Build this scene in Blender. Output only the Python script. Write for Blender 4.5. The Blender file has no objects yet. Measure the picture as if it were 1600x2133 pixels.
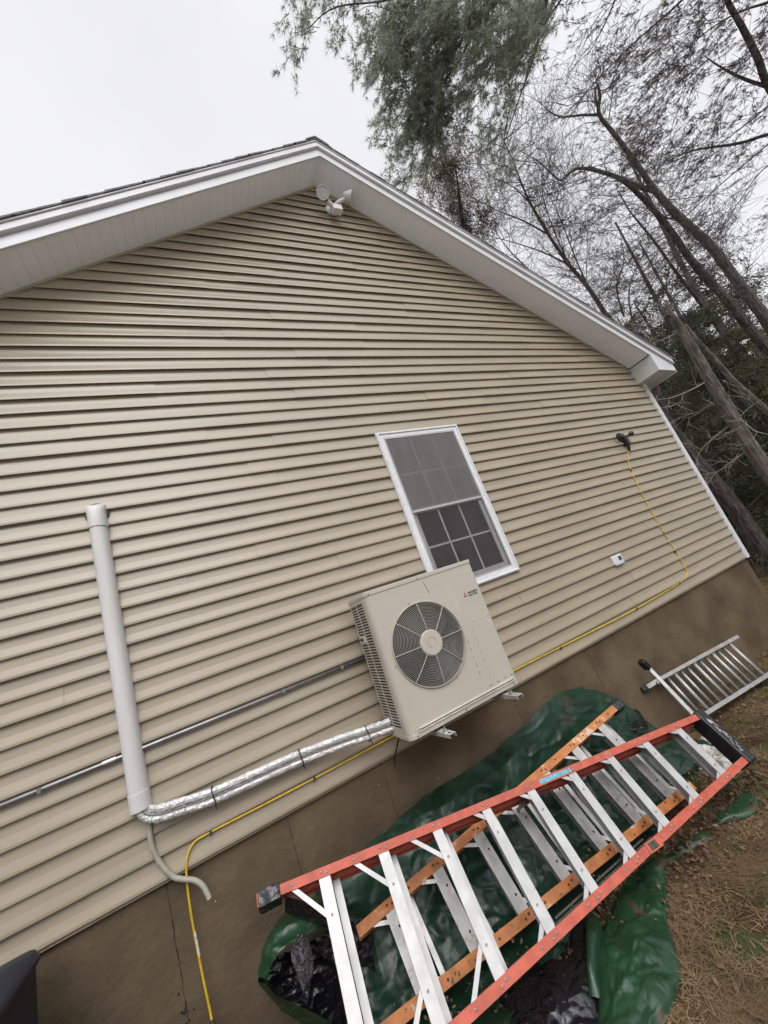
import bpy, math, random
from mathutils import Vector, Matrix
random.seed(7)
C = bpy.context.scene.collection
sc = bpy.context.scene
# ------------------------------------------------------------------ camera
RX = Vector((0.87253765, 0.19126071, -0.44955244))
RY = Vector((-0.36259786, -0.36316398, -0.85827427))
RZ = Vector((-0.3274154, 0.91188336, -0.24752352))
RM = Matrix((RX, RY, RZ))
CAM = Vector((0, -2.72, 1.82))
FPX = 786.232
cam = bpy.data.cameras.new('camera'); co = bpy.data.objects.new('camera', cam); C.objects.link(co)
co.matrix_world = Matrix.Translation(CAM) @ RM.to_4x4()
cam.sensor_fit = 'HORIZONTAL'; cam.sensor_width = 36; cam.lens = FPX / 1600 * 36
cam.clip_start = 0.05; cam.clip_end = 500
sc.camera = co
def ray(px, py):
    return RM @ Vector((px - 800, -(py - 1066.5), -FPX))
def at(px, py, d):
    return CAM + ray(px, py).normalized() * d
def aty(px, py, y):
    r = ray(px, py); return CAM + r * ((y - CAM.y) / r.y)
def atz(px, py, z):
    r = ray(px, py); return CAM + r * ((z - CAM.z) / r.z)
# ------------------------------------------------------------------ sky, sun, exposure
w = bpy.data.worlds.new('World'); sc.world = w; w.use_nodes = True
nt = w.node_tree; nt.nodes.clear()
def N(t, **k):
    n = nt.nodes.new(t)
    for a, b in k.items(): setattr(n, a, b)
    return n
SUN_EL, SUN_AZ = math.radians(50), math.radians(192)
sky = N('ShaderNodeTexSky', sky_type='NISHITA', sun_disc=False, sun_elevation=SUN_EL, sun_rotation=SUN_AZ)
sky.dust_density = 6; sky.air_density = 1.5
hsv = N('ShaderNodeHueSaturation'); hsv.inputs['Saturation'].default_value = 0.12
mul = N('ShaderNodeMixRGB', blend_type='MIX'); mul.inputs[0].default_value = 0.9
tc = N('ShaderNodeTexCoord'); dotn = N('ShaderNodeVectorMath', operation='DOT_PRODUCT')
dotn.inputs[1].default_value = Vector((-0.10, -0.50, 0.86)).normalized()
mr = N('ShaderNodeMapRange'); mr.inputs['From Min'].default_value = 0.66; mr.inputs['From Max'].default_value = 0.93
mr.inputs['To Min'].default_value = 8.5; mr.inputs['To Max'].default_value = 25.0; mr.interpolation_type = 'SMOOTHSTEP'
noi = N('ShaderNodeTexNoise'); noi.inputs['Scale'].default_value = 1.6; noi.inputs['Detail'].default_value = 3
mr2 = N('ShaderNodeMapRange'); mr2.inputs['From Min'].default_value = 0.3; mr2.inputs['From Max'].default_value = 0.7
mr2.inputs['To Min'].default_value = 0.93; mr2.inputs['To Max'].default_value = 1.08
m3 = N('ShaderNodeMath', operation='MULTIPLY')
cv = N('ShaderNodeVectorMath', operation='SCALE'); cv.inputs[0].default_value = (1.0, 1.0, 1.04)
bg = N('ShaderNodeBackground'); bg.inputs['Strength'].default_value = 0.115
out = N('ShaderNodeOutputWorld'); L = nt.links.new
L(tc.outputs['Generated'], dotn.inputs[0]); L(dotn.outputs['Value'], mr.inputs['Value'])
L(tc.outputs['Generated'], noi.inputs['Vector']); L(noi.outputs['Fac'], mr2.inputs['Value'])
# woods all round the yard keep the sky low down behind the camera dim
sx_ = N('ShaderNodeSeparateXYZ'); L(tc.outputs['Generated'], sx_.inputs[0])
ra = N('ShaderNodeMapRange'); ra.interpolation_type = 'SMOOTHSTEP'; ra.inputs['From Min'].default_value = 0.05; ra.inputs['From Max'].default_value = -0.35; L(sx_.outputs['Y'], ra.inputs['Value'])
rb = N('ShaderNodeMapRange'); rb.interpolation_type = 'SMOOTHSTEP'; rb.inputs['From Min'].default_value = 0.62; rb.inputs['From Max'].default_value = 0.18; L(sx_.outputs['Z'], rb.inputs['Value'])
mm = N('ShaderNodeMath', operation='MULTIPLY'); L(ra.outputs[0], mm.inputs[0]); L(rb.outputs[0], mm.inputs[1])
mk = N('ShaderNodeMath', operation='MULTIPLY_ADD'); mk.inputs[1].default_value = -0.60; mk.inputs[2].default_value = 1.0; L(mm.outputs[0], mk.inputs[0])
m4 = N('ShaderNodeMath', operation='MULTIPLY')
L(mr.outputs[0], m3.inputs[0]); L(mr2.outputs[0], m3.inputs[1]); L(m3.outputs[0], m4.inputs[0]); L(mk.outputs[0], m4.inputs[1]); L(m4.outputs[0], cv.inputs['Scale'])
L(sky.outputs[0], hsv.inputs['Color']); L(hsv.outputs[0], mul.inputs[1]); L(cv.outputs[0], mul.inputs[2])
L(mul.outputs[0], bg.inputs['Color']); L(bg.outputs[0], out.inputs['Surface'])
sun = bpy.data.lights.new('sun', 'SUN'); sun.energy = 0.95; sun.angle = math.radians(32); sun.color = (1, 0.985, 0.96)
so = bpy.data.objects.new('sun', sun); C.objects.link(so)
sd = Vector((math.sin(SUN_AZ) * math.cos(SUN_EL), math.cos(SUN_AZ) * math.cos(SUN_EL), math.sin(SUN_EL)))
so.rotation_euler = sd.to_track_quat('Z', 'Y').to_euler()
sc.view_settings.view_transform = 'Standard'; sc.view_settings.look = 'None'
sc.view_settings.exposure = 0.0; sc.view_settings.gamma = 1.0
sc.cycles.max_bounces = 6; sc.cycles.transparent_max_bounces = 24
# ------------------------------------------------------------------ materials
def lin(c):
    return tuple((x / 12.92 if x <= 0.04045 else ((x + 0.055) / 1.055) ** 2.4) for x in [v / 255 for v in c]) + (1,)
def mat(name, col, rough=0.6, metal=0.0, spec=0.5, var=0.12, vscale=8.0, col2=None, lo=0.35, hi=0.65, bump=0.0, bscale=60.0,
        stretch=(1, 1, 1), spots=None, spscale=30, spth=0.7, rvar=0.0, coat=0.0, trans=0.0, ridge=0, bdist=0.01):
    """principled surface with noise-driven colour variation, optional second colour, spots and bump"""
    m = bpy.data.materials.new(name); m.use_nodes = True
    t = m.node_tree; b = t.nodes['Principled BSDF']; ln = t.links.new
    def n(ty, **k):
        q = t.nodes.new(ty)
        for a, v in k.items(): setattr(q, a, v)
        return q
    tc = n('ShaderNodeTexCoord'); mp = n('ShaderNodeMapping'); mp.inputs['Scale'].default_value = stretch
    ln(tc.outputs['Object'], mp.inputs['Vector'])
    no = n('ShaderNodeTexNoise'); no.inputs['Scale'].default_value = vscale; no.inputs['Detail'].default_value = 6
    ln(mp.outputs[0], no.inputs['Vector'])
    r = n('ShaderNodeMapRange'); r.inputs['From Min'].default_value = lo; r.inputs['From Max'].default_value = hi
    ln(no.outputs['Fac'], r.inputs['Value'])
    c1 = tuple(x * (1 - var) for x in col[:3]) + (1,); c2 = col2 if col2 else tuple(min(1, x * (1 + var)) for x in col[:3]) + (1,)
    mx = n('ShaderNodeMixRGB'); mx.inputs[1].default_value = c1; mx.inputs[2].default_value = c2
    ln(r.outputs[0], mx.inputs[0]); last = mx.outputs[0]
    if spots:
        v = n('ShaderNodeTexNoise'); v.inputs['Scale'].default_value = spscale; v.inputs['Detail'].default_value = 3
        ln(tc.outputs['Object'], v.inputs['Vector'])
        r2 = n('ShaderNodeMapRange'); r2.inputs['From Min'].default_value = spth; r2.inputs['From Max'].default_value = spth + 0.05
        ln(v.outputs['Fac'], r2.inputs['Value'])
        m2 = n('ShaderNodeMixRGB'); m2.inputs[2].default_value = spots
        ln(last, m2.inputs[1]); ln(r2.outputs[0], m2.inputs[0]); last = m2.outputs[0]
    ln(last, b.inputs['Base Color'])
    b.inputs['Roughness'].default_value = rough; b.inputs['Metallic'].default_value = metal
    b.inputs['Specular IOR Level'].default_value = spec; b.inputs['Coat Weight'].default_value = coat
    if rvar:
        r3 = n('ShaderNodeMapRange'); r3.inputs['To Min'].default_value = rough - rvar; r3.inputs['To Max'].default_value = rough + rvar
        r3.inputs['From Min'].default_value = 0.3; r3.inputs['From Max'].default_value = 0.7
        ln(no.outputs['Fac'], r3.inputs['Value']); ln(r3.outputs[0], b.inputs['Roughness'])
    if bump:
        bn = n('ShaderNodeTexNoise'); bn.inputs['Scale'].default_value = bscale; bn.inputs['Detail'].default_value = 5
        ln(mp.outputs[0], bn.inputs['Vector'])
        bu = n('ShaderNodeBump'); bu.inputs['Strength'].default_value = bump; bu.inputs['Distance'].default_value = 0.01
        if ridge:      # sharp crease lines where the noise crosses its mean
            sb = n('ShaderNodeMath', operation='SUBTRACT'); sb.inputs[1].default_value = 0.5; ln(bn.outputs['Fac'], sb.inputs[0])
            ab = n('ShaderNodeMath', operation='ABSOLUTE'); ln(sb.outputs[0], ab.inputs[0])
            mi = n('ShaderNodeMath', operation='MINIMUM'); mi.inputs[1].default_value = ridge; ln(ab.outputs[0], mi.inputs[0]); bn.inputs['Detail'].default_value = 2.5
            sc2 = n('ShaderNodeMath', operation='MULTIPLY'); sc2.inputs[1].default_value = -1 / ridge; ln(mi.outputs[0], sc2.inputs[0]); ln(sc2.outputs[0], bu.inputs['Height'])
        else: ln(bn.outputs['Fac'], bu.inputs['Height'])
        bu.inputs['Distance'].default_value = bdist; ln(bu.outputs[0], b.inputs['Normal'])
    if trans:
        b.inputs['Alpha'].default_value = 1
        tr = n('ShaderNodeBsdfTranslucent'); ln(last, tr.inputs['Color'])
        ms = n('ShaderNodeMixShader'); ms.inputs[0].default_value = trans
        o = t.nodes['Material Output']; ln(b.outputs[0], ms.inputs[1]); ln(tr.outputs[0], ms.inputs[2]); ln(ms.outputs[0], o.inputs['Surface'])
    return m
M = {}
M['siding'] = mat('vinyl_siding', (0.330, 0.278, 0.200), 0.33, spec=0.62, var=0.085, vscale=1.3, stretch=(1, 1, 6), bump=0.05, bscale=22, rvar=0.05)
M['soffit'] = mat('soffit_vinyl', (0.82, 0.84, 0.88), 0.5, var=0.02, vscale=3)
M['white'] = mat('white_aluminium_trim', (0.62, 0.625, 0.64), 0.42, var=0.03, vscale=4, bump=0.03, bscale=30)
M['frame'] = mat('window_vinyl', (0.70, 0.71, 0.72), 0.4, var=0.05, vscale=20)
M['concrete'] = mat('painted_foundation', (0.120, 0.090, 0.057), 0.80, spec=0.12, var=0.26, vscale=2.6, bump=0.5, bscale=30, spots=(0.10, 0.075, 0.05, 1), spscale=26, spth=0.70, rvar=0.1)
M['crack'] = mat('foundation_crack', (0.02, 0.016, 0.012), 0.9)
M['speck'] = mat('white_speck', (0.4, 0.38, 0.33), 0.8)
M['shingle'] = mat('asphalt_shingle', (0.15, 0.155, 0.155), 0.9, var=0.35, vscale=30, bump=0.6, bscale=120)
M['glass'] = mat('window_glass', (0.022, 0.020, 0.020), 0.05, spec=0.6, var=0.5, vscale=2.5)
M['interior'] = mat('dark_interior', (0.02, 0.02, 0.02), 0.9)
M['sash'] = mat('sash_vinyl', (0.42, 0.42, 0.41), 0.45, var=0.05)
M['muntin'] = mat('grille_bar', (0.42, 0.42, 0.42), 0.4, var=0.05)
M['ac'] = mat('beige_painted_steel', (0.475, 0.435, 0.370), 0.36, var=0.025, vscale=3, spots=(0.44, 0.40, 0.34, 1), spscale=9, spth=0.69, bump=0.02, bscale=40)
M['acdark'] = mat('coil_dark', (0.012, 0.012, 0.012), 0.7)
M['wire'] = mat('coated_wire', (0.42, 0.395, 0.35), 0.35, var=0.05)
M['fin'] = mat('fan_blade_grey', (0.028, 0.028, 0.03), 0.5)
M['line'] = mat('embossed_line', (0.16, 0.15, 0.13), 0.6)
M['linelight'] = mat('embossed_highlight', (0.66, 0.63, 0.56), 0.4)
M['logored'] = mat('logo_red', (0.42, 0.015, 0.02), 0.4, var=0.05)
M['logogrey'] = mat('logo_charcoal', (0.045, 0.045, 0.045), 0.4, var=0.05)
M['plate'] = mat('badge_plate', (0.46, 0.44, 0.39), 0.4, var=0.03)
M['bracket'] = mat('galvanised_bracket', (0.62, 0.61, 0.58), 0.38, metal=0.5, var=0.15, vscale=30)
M['steel'] = mat('zinc_steel', (0.5, 0.5, 0.5), 0.3, metal=0.9, var=0.15, vscale=30)
M['conduit'] = mat('conduit_steel', (0.34, 0.34, 0.345), 0.42, metal=0.9, var=0.2, vscale=12)
M['duct'] = mat('white_line_cover', (0.62, 0.605, 0.59), 0.5, var=0.05, vscale=6, stretch=(3, 3, 0.5))
M['foil'] = mat('silver_foil_wrap', (0.66, 0.655, 0.64), 0.42, metal=0.45, var=0.15, vscale=40, bump=1.0, bscale=55)
M['black'] = mat('black_rubber', (0.014, 0.014, 0.016), 0.45, var=0.3, vscale=20)
M['blackp'] = mat('black_plastic_film', (0.010, 0.010, 0.012), 0.22, var=0.3, vscale=10, bump=0.5, bscale=9, ridge=0.12, bdist=0.015)
M['plasticgrey'] = mat('dusty_black_plastic', (0.09, 0.085, 0.09), 0.5, var=0.5, vscale=60, bump=1.0, bscale=30, ridge=0.06)
M['bin'] = mat('navy_bin_plastic', (0.008, 0.011, 0.022), 0.45, var=0.2, vscale=5)
M['hose'] = mat('grey_drain_hose', (0.36, 0.34, 0.28), 0.5, var=0.1, vscale=20)
M['yellow'] = mat('yellow_cord', (0.62, 0.41, 0.02), 0.4, var=0.15, vscale=25)
M['grime'] = mat('dark_connector', (0.05, 0.045, 0.035), 0.7, var=0.4, vscale=60)
M['coral'] = mat('red_fibreglass', (0.45, 0.095, 0.058), 0.50, spec=0.35, var=0.16, vscale=18, spots=(0.30, 0.12, 0.08, 1), spscale=34, spth=0.62, bump=0.15, bscale=90)
M['orange'] = mat('orange_fibreglass', (0.46, 0.165, 0.045), 0.6, var=0.25, vscale=14, spots=(0.50, 0.42, 0.34, 1), spscale=14, spth=0.62, bump=0.1, bscale=80)
M['alu'] = mat('step_aluminium', (0.44, 0.437, 0.425), 0.45, metal=0.35, var=0.10, vscale=14, spots=(0.4, 0.39, 0.36, 1), spscale=50, spth=0.68)
M['alud'] = mat('worn_aluminium', (0.40, 0.39, 0.37), 0.42, metal=0.55, var=0.16, vscale=14, spots=(0.30, 0.27, 0.23, 1), spscale=40, spth=0.62)
M['rivet'] = mat('rivet_steel', (0.60, 0.57, 0.52), 0.3, metal=0.8)
M['blue'] = mat('blue_decal', (0.12, 0.38, 0.48), 0.5, var=0.3, vscale=80)
M['scuff'] = mat('worn_white_marks', (0.55, 0.56, 0.56), 0.6, var=0.3, vscale=60)
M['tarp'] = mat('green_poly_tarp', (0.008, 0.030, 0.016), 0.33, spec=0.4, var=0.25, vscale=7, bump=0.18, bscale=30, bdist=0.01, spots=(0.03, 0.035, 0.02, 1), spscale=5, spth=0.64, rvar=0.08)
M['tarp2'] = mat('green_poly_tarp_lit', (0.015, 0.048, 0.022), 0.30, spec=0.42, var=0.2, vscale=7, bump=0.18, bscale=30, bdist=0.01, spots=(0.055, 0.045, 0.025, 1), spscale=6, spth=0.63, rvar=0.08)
M['ground'] = mat('damp_dirt', (0.050, 0.031, 0.017), 0.95, spec=0.15, col2=(0.120, 0.078, 0.045, 1), var=0.1, vscale=2.2, bump=1.0, bscale=28, spots=(0.045, 0.055, 0.018, 1), spscale=3.2, spth=0.57)
M['straw'] = mat('dry_grass', (0.23, 0.155, 0.08), 0.8, var=0.35, vscale=3, trans=0.2)
M['straw2'] = mat('brown_grass', (0.12, 0.075, 0.032), 0.85, var=0.35, vscale=4)
M['green'] = mat('green_grass', (0.07, 0.10, 0.02), 0.7, var=0.3, vscale=4, trans=0.2)
M['litter'] = mat('dead_leaves', (0.075, 0.040, 0.022), 0.8, col2=(0.21, 0.125, 0.07, 1), var=0.3, vscale=26)
M['pale'] = mat('pale_debris', (0.50, 0.47, 0.42), 0.9, var=0.3, vscale=20, bump=1.0, bscale=50)
M['bark'] = mat('grey_bark', (0.135, 0.126, 0.112), 0.95, spec=0.1, var=0.45, vscale=6, stretch=(3, 3, 0.6), bump=1.0, bscale=12, bdist=0.05)
M['barkd'] = mat('dark_bark', (0.085, 0.080, 0.074), 0.95, spec=0.1, var=0.45, vscale=6, stretch=(3, 3, 0.6), bump=1.0, bscale=12, bdist=0.05)
M['barkr'] = mat('reddish_snag_bark', (0.150, 0.128, 0.114), 0.95, spec=0.1, var=0.45, vscale=5, stretch=(3, 3, 0.5), bump=1.0, bscale=10, bdist=0.05, spots=(0.34, 0.17, 0.10, 1), spscale=2.2, spth=0.62)
M['twigpale'] = mat('bleached_twig', (0.30, 0.27, 0.22), 0.9, var=0.2)
M['needle'] = mat('pine_needles', (0.20, 0.18, 0.12), 0.6, var=0.4, vscale=1.2, trans=0.35)
M['needleg'] = mat('grey_green_needles', (0.30, 0.325, 0.25), 0.6, var=0.3, vscale=0.9, trans=0.6)
M['needled'] = mat('dark_needles', (0.115, 0.108, 0.094), 0.7, var=0.3, vscale=1.2, trans=0.2)
M['leafy'] = mat('yellow_green_leaves', (0.22, 0.17, 0.055), 0.6, var=0.35, vscale=1.0, trans=0.4)
M['hem'] = mat('hemlock_leaves', (0.085, 0.092, 0.050), 0.6, var=0.45, vscale=1.5, trans=0.3)
# ------------------------------------------------------------------ mesh building
class MB:
    def __init__(s): s.v = []; s.f = []; s.mi = []; s.cur = 0
    def quad(s, a, b, c, d):
        i = len(s.v); s.v += [tuple(a), tuple(b), tuple(c), tuple(d)]; s.f.append((i, i + 1, i + 2, i + 3)); s.mi.append(s.cur); return s
    def tri(s, a, b, c):
        i = len(s.v); s.v += [tuple(a), tuple(b), tuple(c)]; s.f.append((i, i + 1, i + 2)); s.mi.append(s.cur); return s
    def poly(s, pts):
        i = len(s.v); s.v += [tuple(p) for p in pts]; s.f.append(tuple(range(i, i + len(pts)))); s.mi.append(s.cur); return s
    def box(s, x0, x1, y0, y1, z0, z1, T=None):
        P = [Vector((x, y, z)) for z in (z0, z1) for y in (y0, y1) for x in (x0, x1)]
        if T is not None: P = [T(p) for p in P]
        i = len(s.v); s.v += [tuple(p) for p in P]
        for q in ((0, 2, 3, 1), (4, 5, 7, 6), (0, 1, 5, 4), (2, 6, 7, 3), (0, 4, 6, 2), (1, 3, 7, 5)):
            s.f.append(tuple(i + k for k in q)); s.mi.append(s.cur)
        return s
    def bar(s, a, b, w, h, up=Vector((0, 0, 1))):
        a = Vector(a); b = Vector(b); d = (b - a).normalized(); u = Vector(up); r = d.cross(u).normalized(); u = r.cross(d).normalized()
        P = [p + r * (w / 2 * i) + u * (h / 2 * j) for p in (a, b) for j in (-1, 1) for i in (-1, 1)]
        i = len(s.v); s.v += [tuple(p) for p in P]
        for q in ((0, 2, 3, 1), (4, 5, 7, 6), (0, 1, 5, 4), (2, 6, 7, 3), (0, 4, 6, 2), (1, 3, 7, 5)):
            s.f.append(tuple(i + k for k in q)); s.mi.append(s.cur)
        return s
    def prism(s, pts, d):
        """closed polygon pts extruded by vector d"""
        d = Vector(d); n = len(pts); i = len(s.v)
        s.v += [tuple(Vector(p)) for p in pts] + [tuple(Vector(p) + d) for p in pts]
        s.f.append(tuple(range(i, i + n))); s.f.append(tuple(range(i + 2 * n - 1, i + n - 1, -1))); s.mi += [s.cur] * 2
        for k in range(n):
            s.f.append((i + k, i + n + k, i + n + (k + 1) % n, i + (k + 1) % n)); s.mi.append(s.cur)
        return s
    def tube(s, pts, r, n=8, cap=True, squash=None, jit=0.0):
        pts = [Vector(p) for p in pts]; m = len(pts)
        rs = r if isinstance(r, (list, tuple)) else [r] * m
        base = len(s.v); prev = None
        for k, p in enumerate(pts):
            d = (pts[min(k + 1, m - 1)] - pts[max(k - 1, 0)])
            if d.length < 1e-9: d = Vector((0, 0, 1))
            d.normalize()
            if prev is None:
                up = Vector((0, 0, 1)) if abs(d.z) < 0.9 else Vector((1, 0, 0)); u = d.cross(up).normalized()
            else:
                u = (prev - d * prev.dot(d)); u = u.normalized() if u.length > 1e-6 else d.orthogonal().normalized()
            prev = u; v = d.cross(u)
            for j in range(n):
                t = 2 * math.pi * j / n; rr = rs[k] * (1 + (random.uniform(-jit, jit) if jit else 0))
                s.v.append(tuple(p + u * math.cos(t) * rr + v * math.sin(t) * rr))
        for k in range(m - 1):
            for j in range(n):
                a = base + k * n + j; b = base + k * n + (j + 1) % n
                s.f.append((a, b, b + n, a + n)); s.mi.append(s.cur)
        if cap:
            s.f.append(tuple(base + j for j in range(n - 1, -1, -1))); s.f.append(tuple(base + (m - 1) * n + j for j in range(n))); s.mi += [s.cur] * 2
        return s
    def lathe(s, c, axis, prof, n=24):
        """prof: list of (distance along axis, radius)"""
        c = Vector(c); axis = Vector(axis).normalized(); u = axis.orthogonal().normalized(); v = axis.cross(u); base = len(s.v)
        for h, r in prof:
            for j in range(n):
                t = 2 * math.pi * j / n; s.v.append(tuple(c + axis * h + (u * math.cos(t) + v * math.sin(t)) * r))
        for k in range(len(prof) - 1):
            for j in range(n):
                a = base + k * n + j; b = base + k * n + (j + 1) % n
                s.f.append((a, b, b + n, a + n)); s.mi.append(s.cur)
        s.f.append(tuple(base + j for j in range(n - 1, -1, -1))); s.f.append(tuple(base + (len(prof) - 1) * n + j for j in range(n))); s.mi += [s.cur] * 2
        return s
    def torus(s, c, ax, R, r, n=48, m=6):
        c = Vector(c); ax = Vector(ax).normalized(); u = ax.orthogonal().normalized(); v = ax.cross(u); base = len(s.v)
        for k in range(n):
            t = 2 * math.pi * k / n; d = u * math.cos(t) + v * math.sin(t)
            for j in range(m):
                a = 2 * math.pi * j / m; s.v.append(tuple(c + d * (R + r * math.cos(a)) + ax * (r * math.sin(a))))
        for k in range(n):
            for j in range(m):
                a = base + k * m + j; b = base + k * m + (j + 1) % m; k2 = (k + 1) % n
                s.f.append((a, b, base + k2 * m + (j + 1) % m, base + k2 * m + j)); s.mi.append(s.cur)
        return s
    def ball(s, c, r, n=10, sc_=(1, 1, 1)):
        c = Vector(c); base = len(s.v); m = n // 2
        for i in range(m + 1):
            ph = math.pi * i / m
            for j in range(n):
                t = 2 * math.pi * j / n
                s.v.append((c.x + r * sc_[0] * math.sin(ph) * math.cos(t), c.y + r * sc_[1] * math.sin(ph) * math.sin(t), c.z + r * sc_[2] * math.cos(ph)))
        for i in range(m):
            for j in range(n):
                a = base + i * n + j; b = base + i * n + (j + 1) % n
                s.f.append((a, a + n, b + n, b)); s.mi.append(s.cur)
        return s
    def grid(s, P):
        """P: rows of points"""
        base = len(s.v); nr = len(P); nc = len(P[0])
        for row in P: s.v += [tuple(p) for p in row]
        for i in range(nr - 1):
            for j in range(nc - 1):
                a = base + i * nc + j; s.f.append((a, a + 1, a + nc + 1, a + nc)); s.mi.append(s.cur)
        return s
    def build(s, name, mats, parent=None, smooth=False, bevel=0.0, solid=0.0, loc=None):
        me = bpy.data.meshes.new(name); me.from_pydata(s.v, [], s.f)
        for m in (mats if isinstance(mats, (list, tuple)) else [mats]): me.materials.append(m)
        me.polygons.foreach_set('material_index', s.mi)
        if smooth: me.polygons.foreach_set('use_smooth', [True] * len(s.f))
        me.update(); me.validate()
        o = bpy.data.objects.new(name, me); C.objects.link(o)
        if parent is not None:
            o.parent = parent
            o.matrix_parent_inverse = parent.matrix_basis.inverted()
        if bevel:
            b = o.modifiers.new('bevel', 'BEVEL'); b.width = bevel; b.segments = 2; b.limit_method = 'ANGLE'
        if solid:
            q = o.modifiers.new('solid', 'SOLIDIFY'); q.thickness = solid
        return o
def tag(o, label=None, cat=None, group=None, kind=None):
    if label: o['label'] = label
    if cat: o['category'] = cat
    if group: o['group'] = group
    if kind: o['kind'] = kind
    return o
def thing(name, loc, label, cat, group=None):
    o = bpy.data.objects.new(name, None); C.objects.link(o); o.location = loc; o.empty_display_size = 0.1
    return tag(o, label, cat, group)
def cr(pts, n=6):
    """Catmull-Rom through points"""
    P = [Vector(p) for p in pts]; Q = [P[0] * 2 - P[1]] + P + [P[-1] * 2 - P[-2]]; o = []
    for i in range(1, len(Q) - 2):
        a, b, c, d = Q[i - 1], Q[i], Q[i + 1], Q[i + 2]
        for k in range(n):
            t = k / n
            o.append(0.5 * ((2 * b) + (c - a) * t + (2 * a - 5 * b + 4 * c - d) * t * t + (3 * b - a - 3 * c + d) * t ** 3))
    o.append(P[-1]); return o
def lerp(a, b, t): return a + (b - a) * t
from mathutils import noise as mn
def nz(p, s=1.0): return mn.noise(Vector(p) * s)
# ================================================================== SETTING
def hgt(x, y):
    h = 0.035 * nz((x, y, 3), 0.8) + 0.018 * nz((x, y, 7), 3.1)
    if y > -1.1 and x < 4.2: h -= 0.01
    return h
g = MB(); P = []
xs = [-60, -25, -10, -5, -3] + [-2 + i * 0.12 for i in range(84)] + [8.5, 9.5, 11, 13, 16, 20, 26, 34, 45, 60, 90, 160]
ys = [-90, -40, -20, -10, -6] + [-4.4 + i * 0.12 for i in range(44)] + [1.2, 2, 3, 4.5, 6.5, 9, 12, 16, 22, 30, 45, 70, 120]
for y in ys: P.append([Vector((x, y, hgt(x, y) + (0.2 * nz((x, y, 1), 0.12) if x > 9 else 0))) for x in xs])
g.grid(P); gr = g.build('ground', M['ground'], smooth=True); tag(gr, 'brown dirt yard with dry grass beside the house', kind='structure')
q = MB(); q.grid([[Vector((x, y, hgt(x, y) + .06)) for x in (-40, -20, -8, 0, 8, 20, 34)] for y in (-34, -20, -12, -8.5, -6.2)])  # unseen pale slab added behind the camera to bounce light up to the soffits
tag(q.build('bounce_slab', mat('bounce_slab_pale', (0.50, 0.49, 0.46), 0.9, var=0.1, vscale=2, bump=0.3, bscale=40)), 'pale unseen slab added behind the viewer to bounce light onto the soffits', kind='structure')
# ================================================================== HOUSE
XL, XR, YB = -2.23, 6.23, 9.0
RX0, RZ0, SL = 2.0, 6.665, 0.67      # gable peak on the wall plane and the slope
ZB = 0.962; CH = 0.1077
def gz(x): return RZ0 - SL * abs(x - RX0)
house = thing('house', (2.0, 0, 0), 'beige vinyl sided gable house with white rake trim and brown foundation', 'house')
# siding, course by course
s = MB(); z = ZB; k = 0; JL = 0.0235
random.seed(3)
while z < RZ0:
    z1 = min(z + CH, RZ0 + 0.02)
    xa = XL if z < gz(XL) else RX0 - (RZ0 - z) / SL
    xb = XR if z < gz(XR) else RX0 + (RZ0 - z) / SL
    xa = max(XL, xa); xb = min(XR, xb)
    if xb - xa < 0.05: break
    joints = [xa]; xx = xa + random.uniform(0.8, 3.6)
    while xx < xb - 0.5: joints.append(xx); xx += 3.66
    joints.append(xb)
    spans = [(joints[j], joints[j + 1], j) for j in range(len(joints) - 1)]
    if 1.80 < z + CH * .5 < 3.32:      # leave the window opening free
        cut = []
        for (a, b, j) in spans:
            if b <= 1.62 or a >= 2.50: cut.append((a, b, j)); continue
            if a < 1.62: cut.append((a, 1.62, j))
            if b > 2.50: cut.append((2.50, b, 0))
        spans = cut
    for (a, b, j) in spans:
        off = 0.0032 * ((j + k) % 2)
        n = max(2, int((b - a) / 0.35)); rows = []
        # profile: lip back, lip bottom, front face slightly hollow, top
        prof = [(-JL + 0.0032, 0.020), (-JL + 0.0028, 0.0), (-JL + 0.001, -0.0005), (-JL, 0.0025), (-JL * 0.97, 0.014), (-JL * 0.50, CH * 0.5), (-0.0035, CH * 0.97), (-0.0012, CH + 0.022)]
        for (py, pz) in prof:
            row = []
            for i in range(n + 1):
                x = lerp(a, b, i / n)
                wv = 0.0011 * nz((x * 0.9, k * 1.7, 5)) + 0.0006 * nz((x * 3, k * 3.3, 9))
                row.append(Vector((x, py - off + (wv if py < -0.01 else 0), z + pz + 0.0010 * nz((x * 0.7, k, 2)))))
            rows.append(row)
        s.grid(rows)
        if j: s.quad((a, -JL - 0.001, z + 0.003), (a, -0.001, z + 0.003), (a, -0.0015, z + CH), (a, -0.004, z + CH))
    z += CH; k += 1
def inside(x, zz): return True
wall = s.build('siding', M['siding'], house, smooth=False)
b = MB()   # backing wall body (the box behind the siding), side wall and gable
b.prism([(XL, 0.003, ZB - 0.02), (XR, 0.003, ZB - 0.02), (XR, 0.003, gz(XR)), (RX0, 0.003, RZ0), (XL, 0.003, gz(XL))], (0, YB, 0))
b.build('wall', M['siding'], house)
b = MB(); b.box(XL + 0.02, XR - 0.02, 0.012, YB - 0.05, -0.5, ZB - 0.022)
fo = b.build('foundation', M['concrete'], house)
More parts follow.
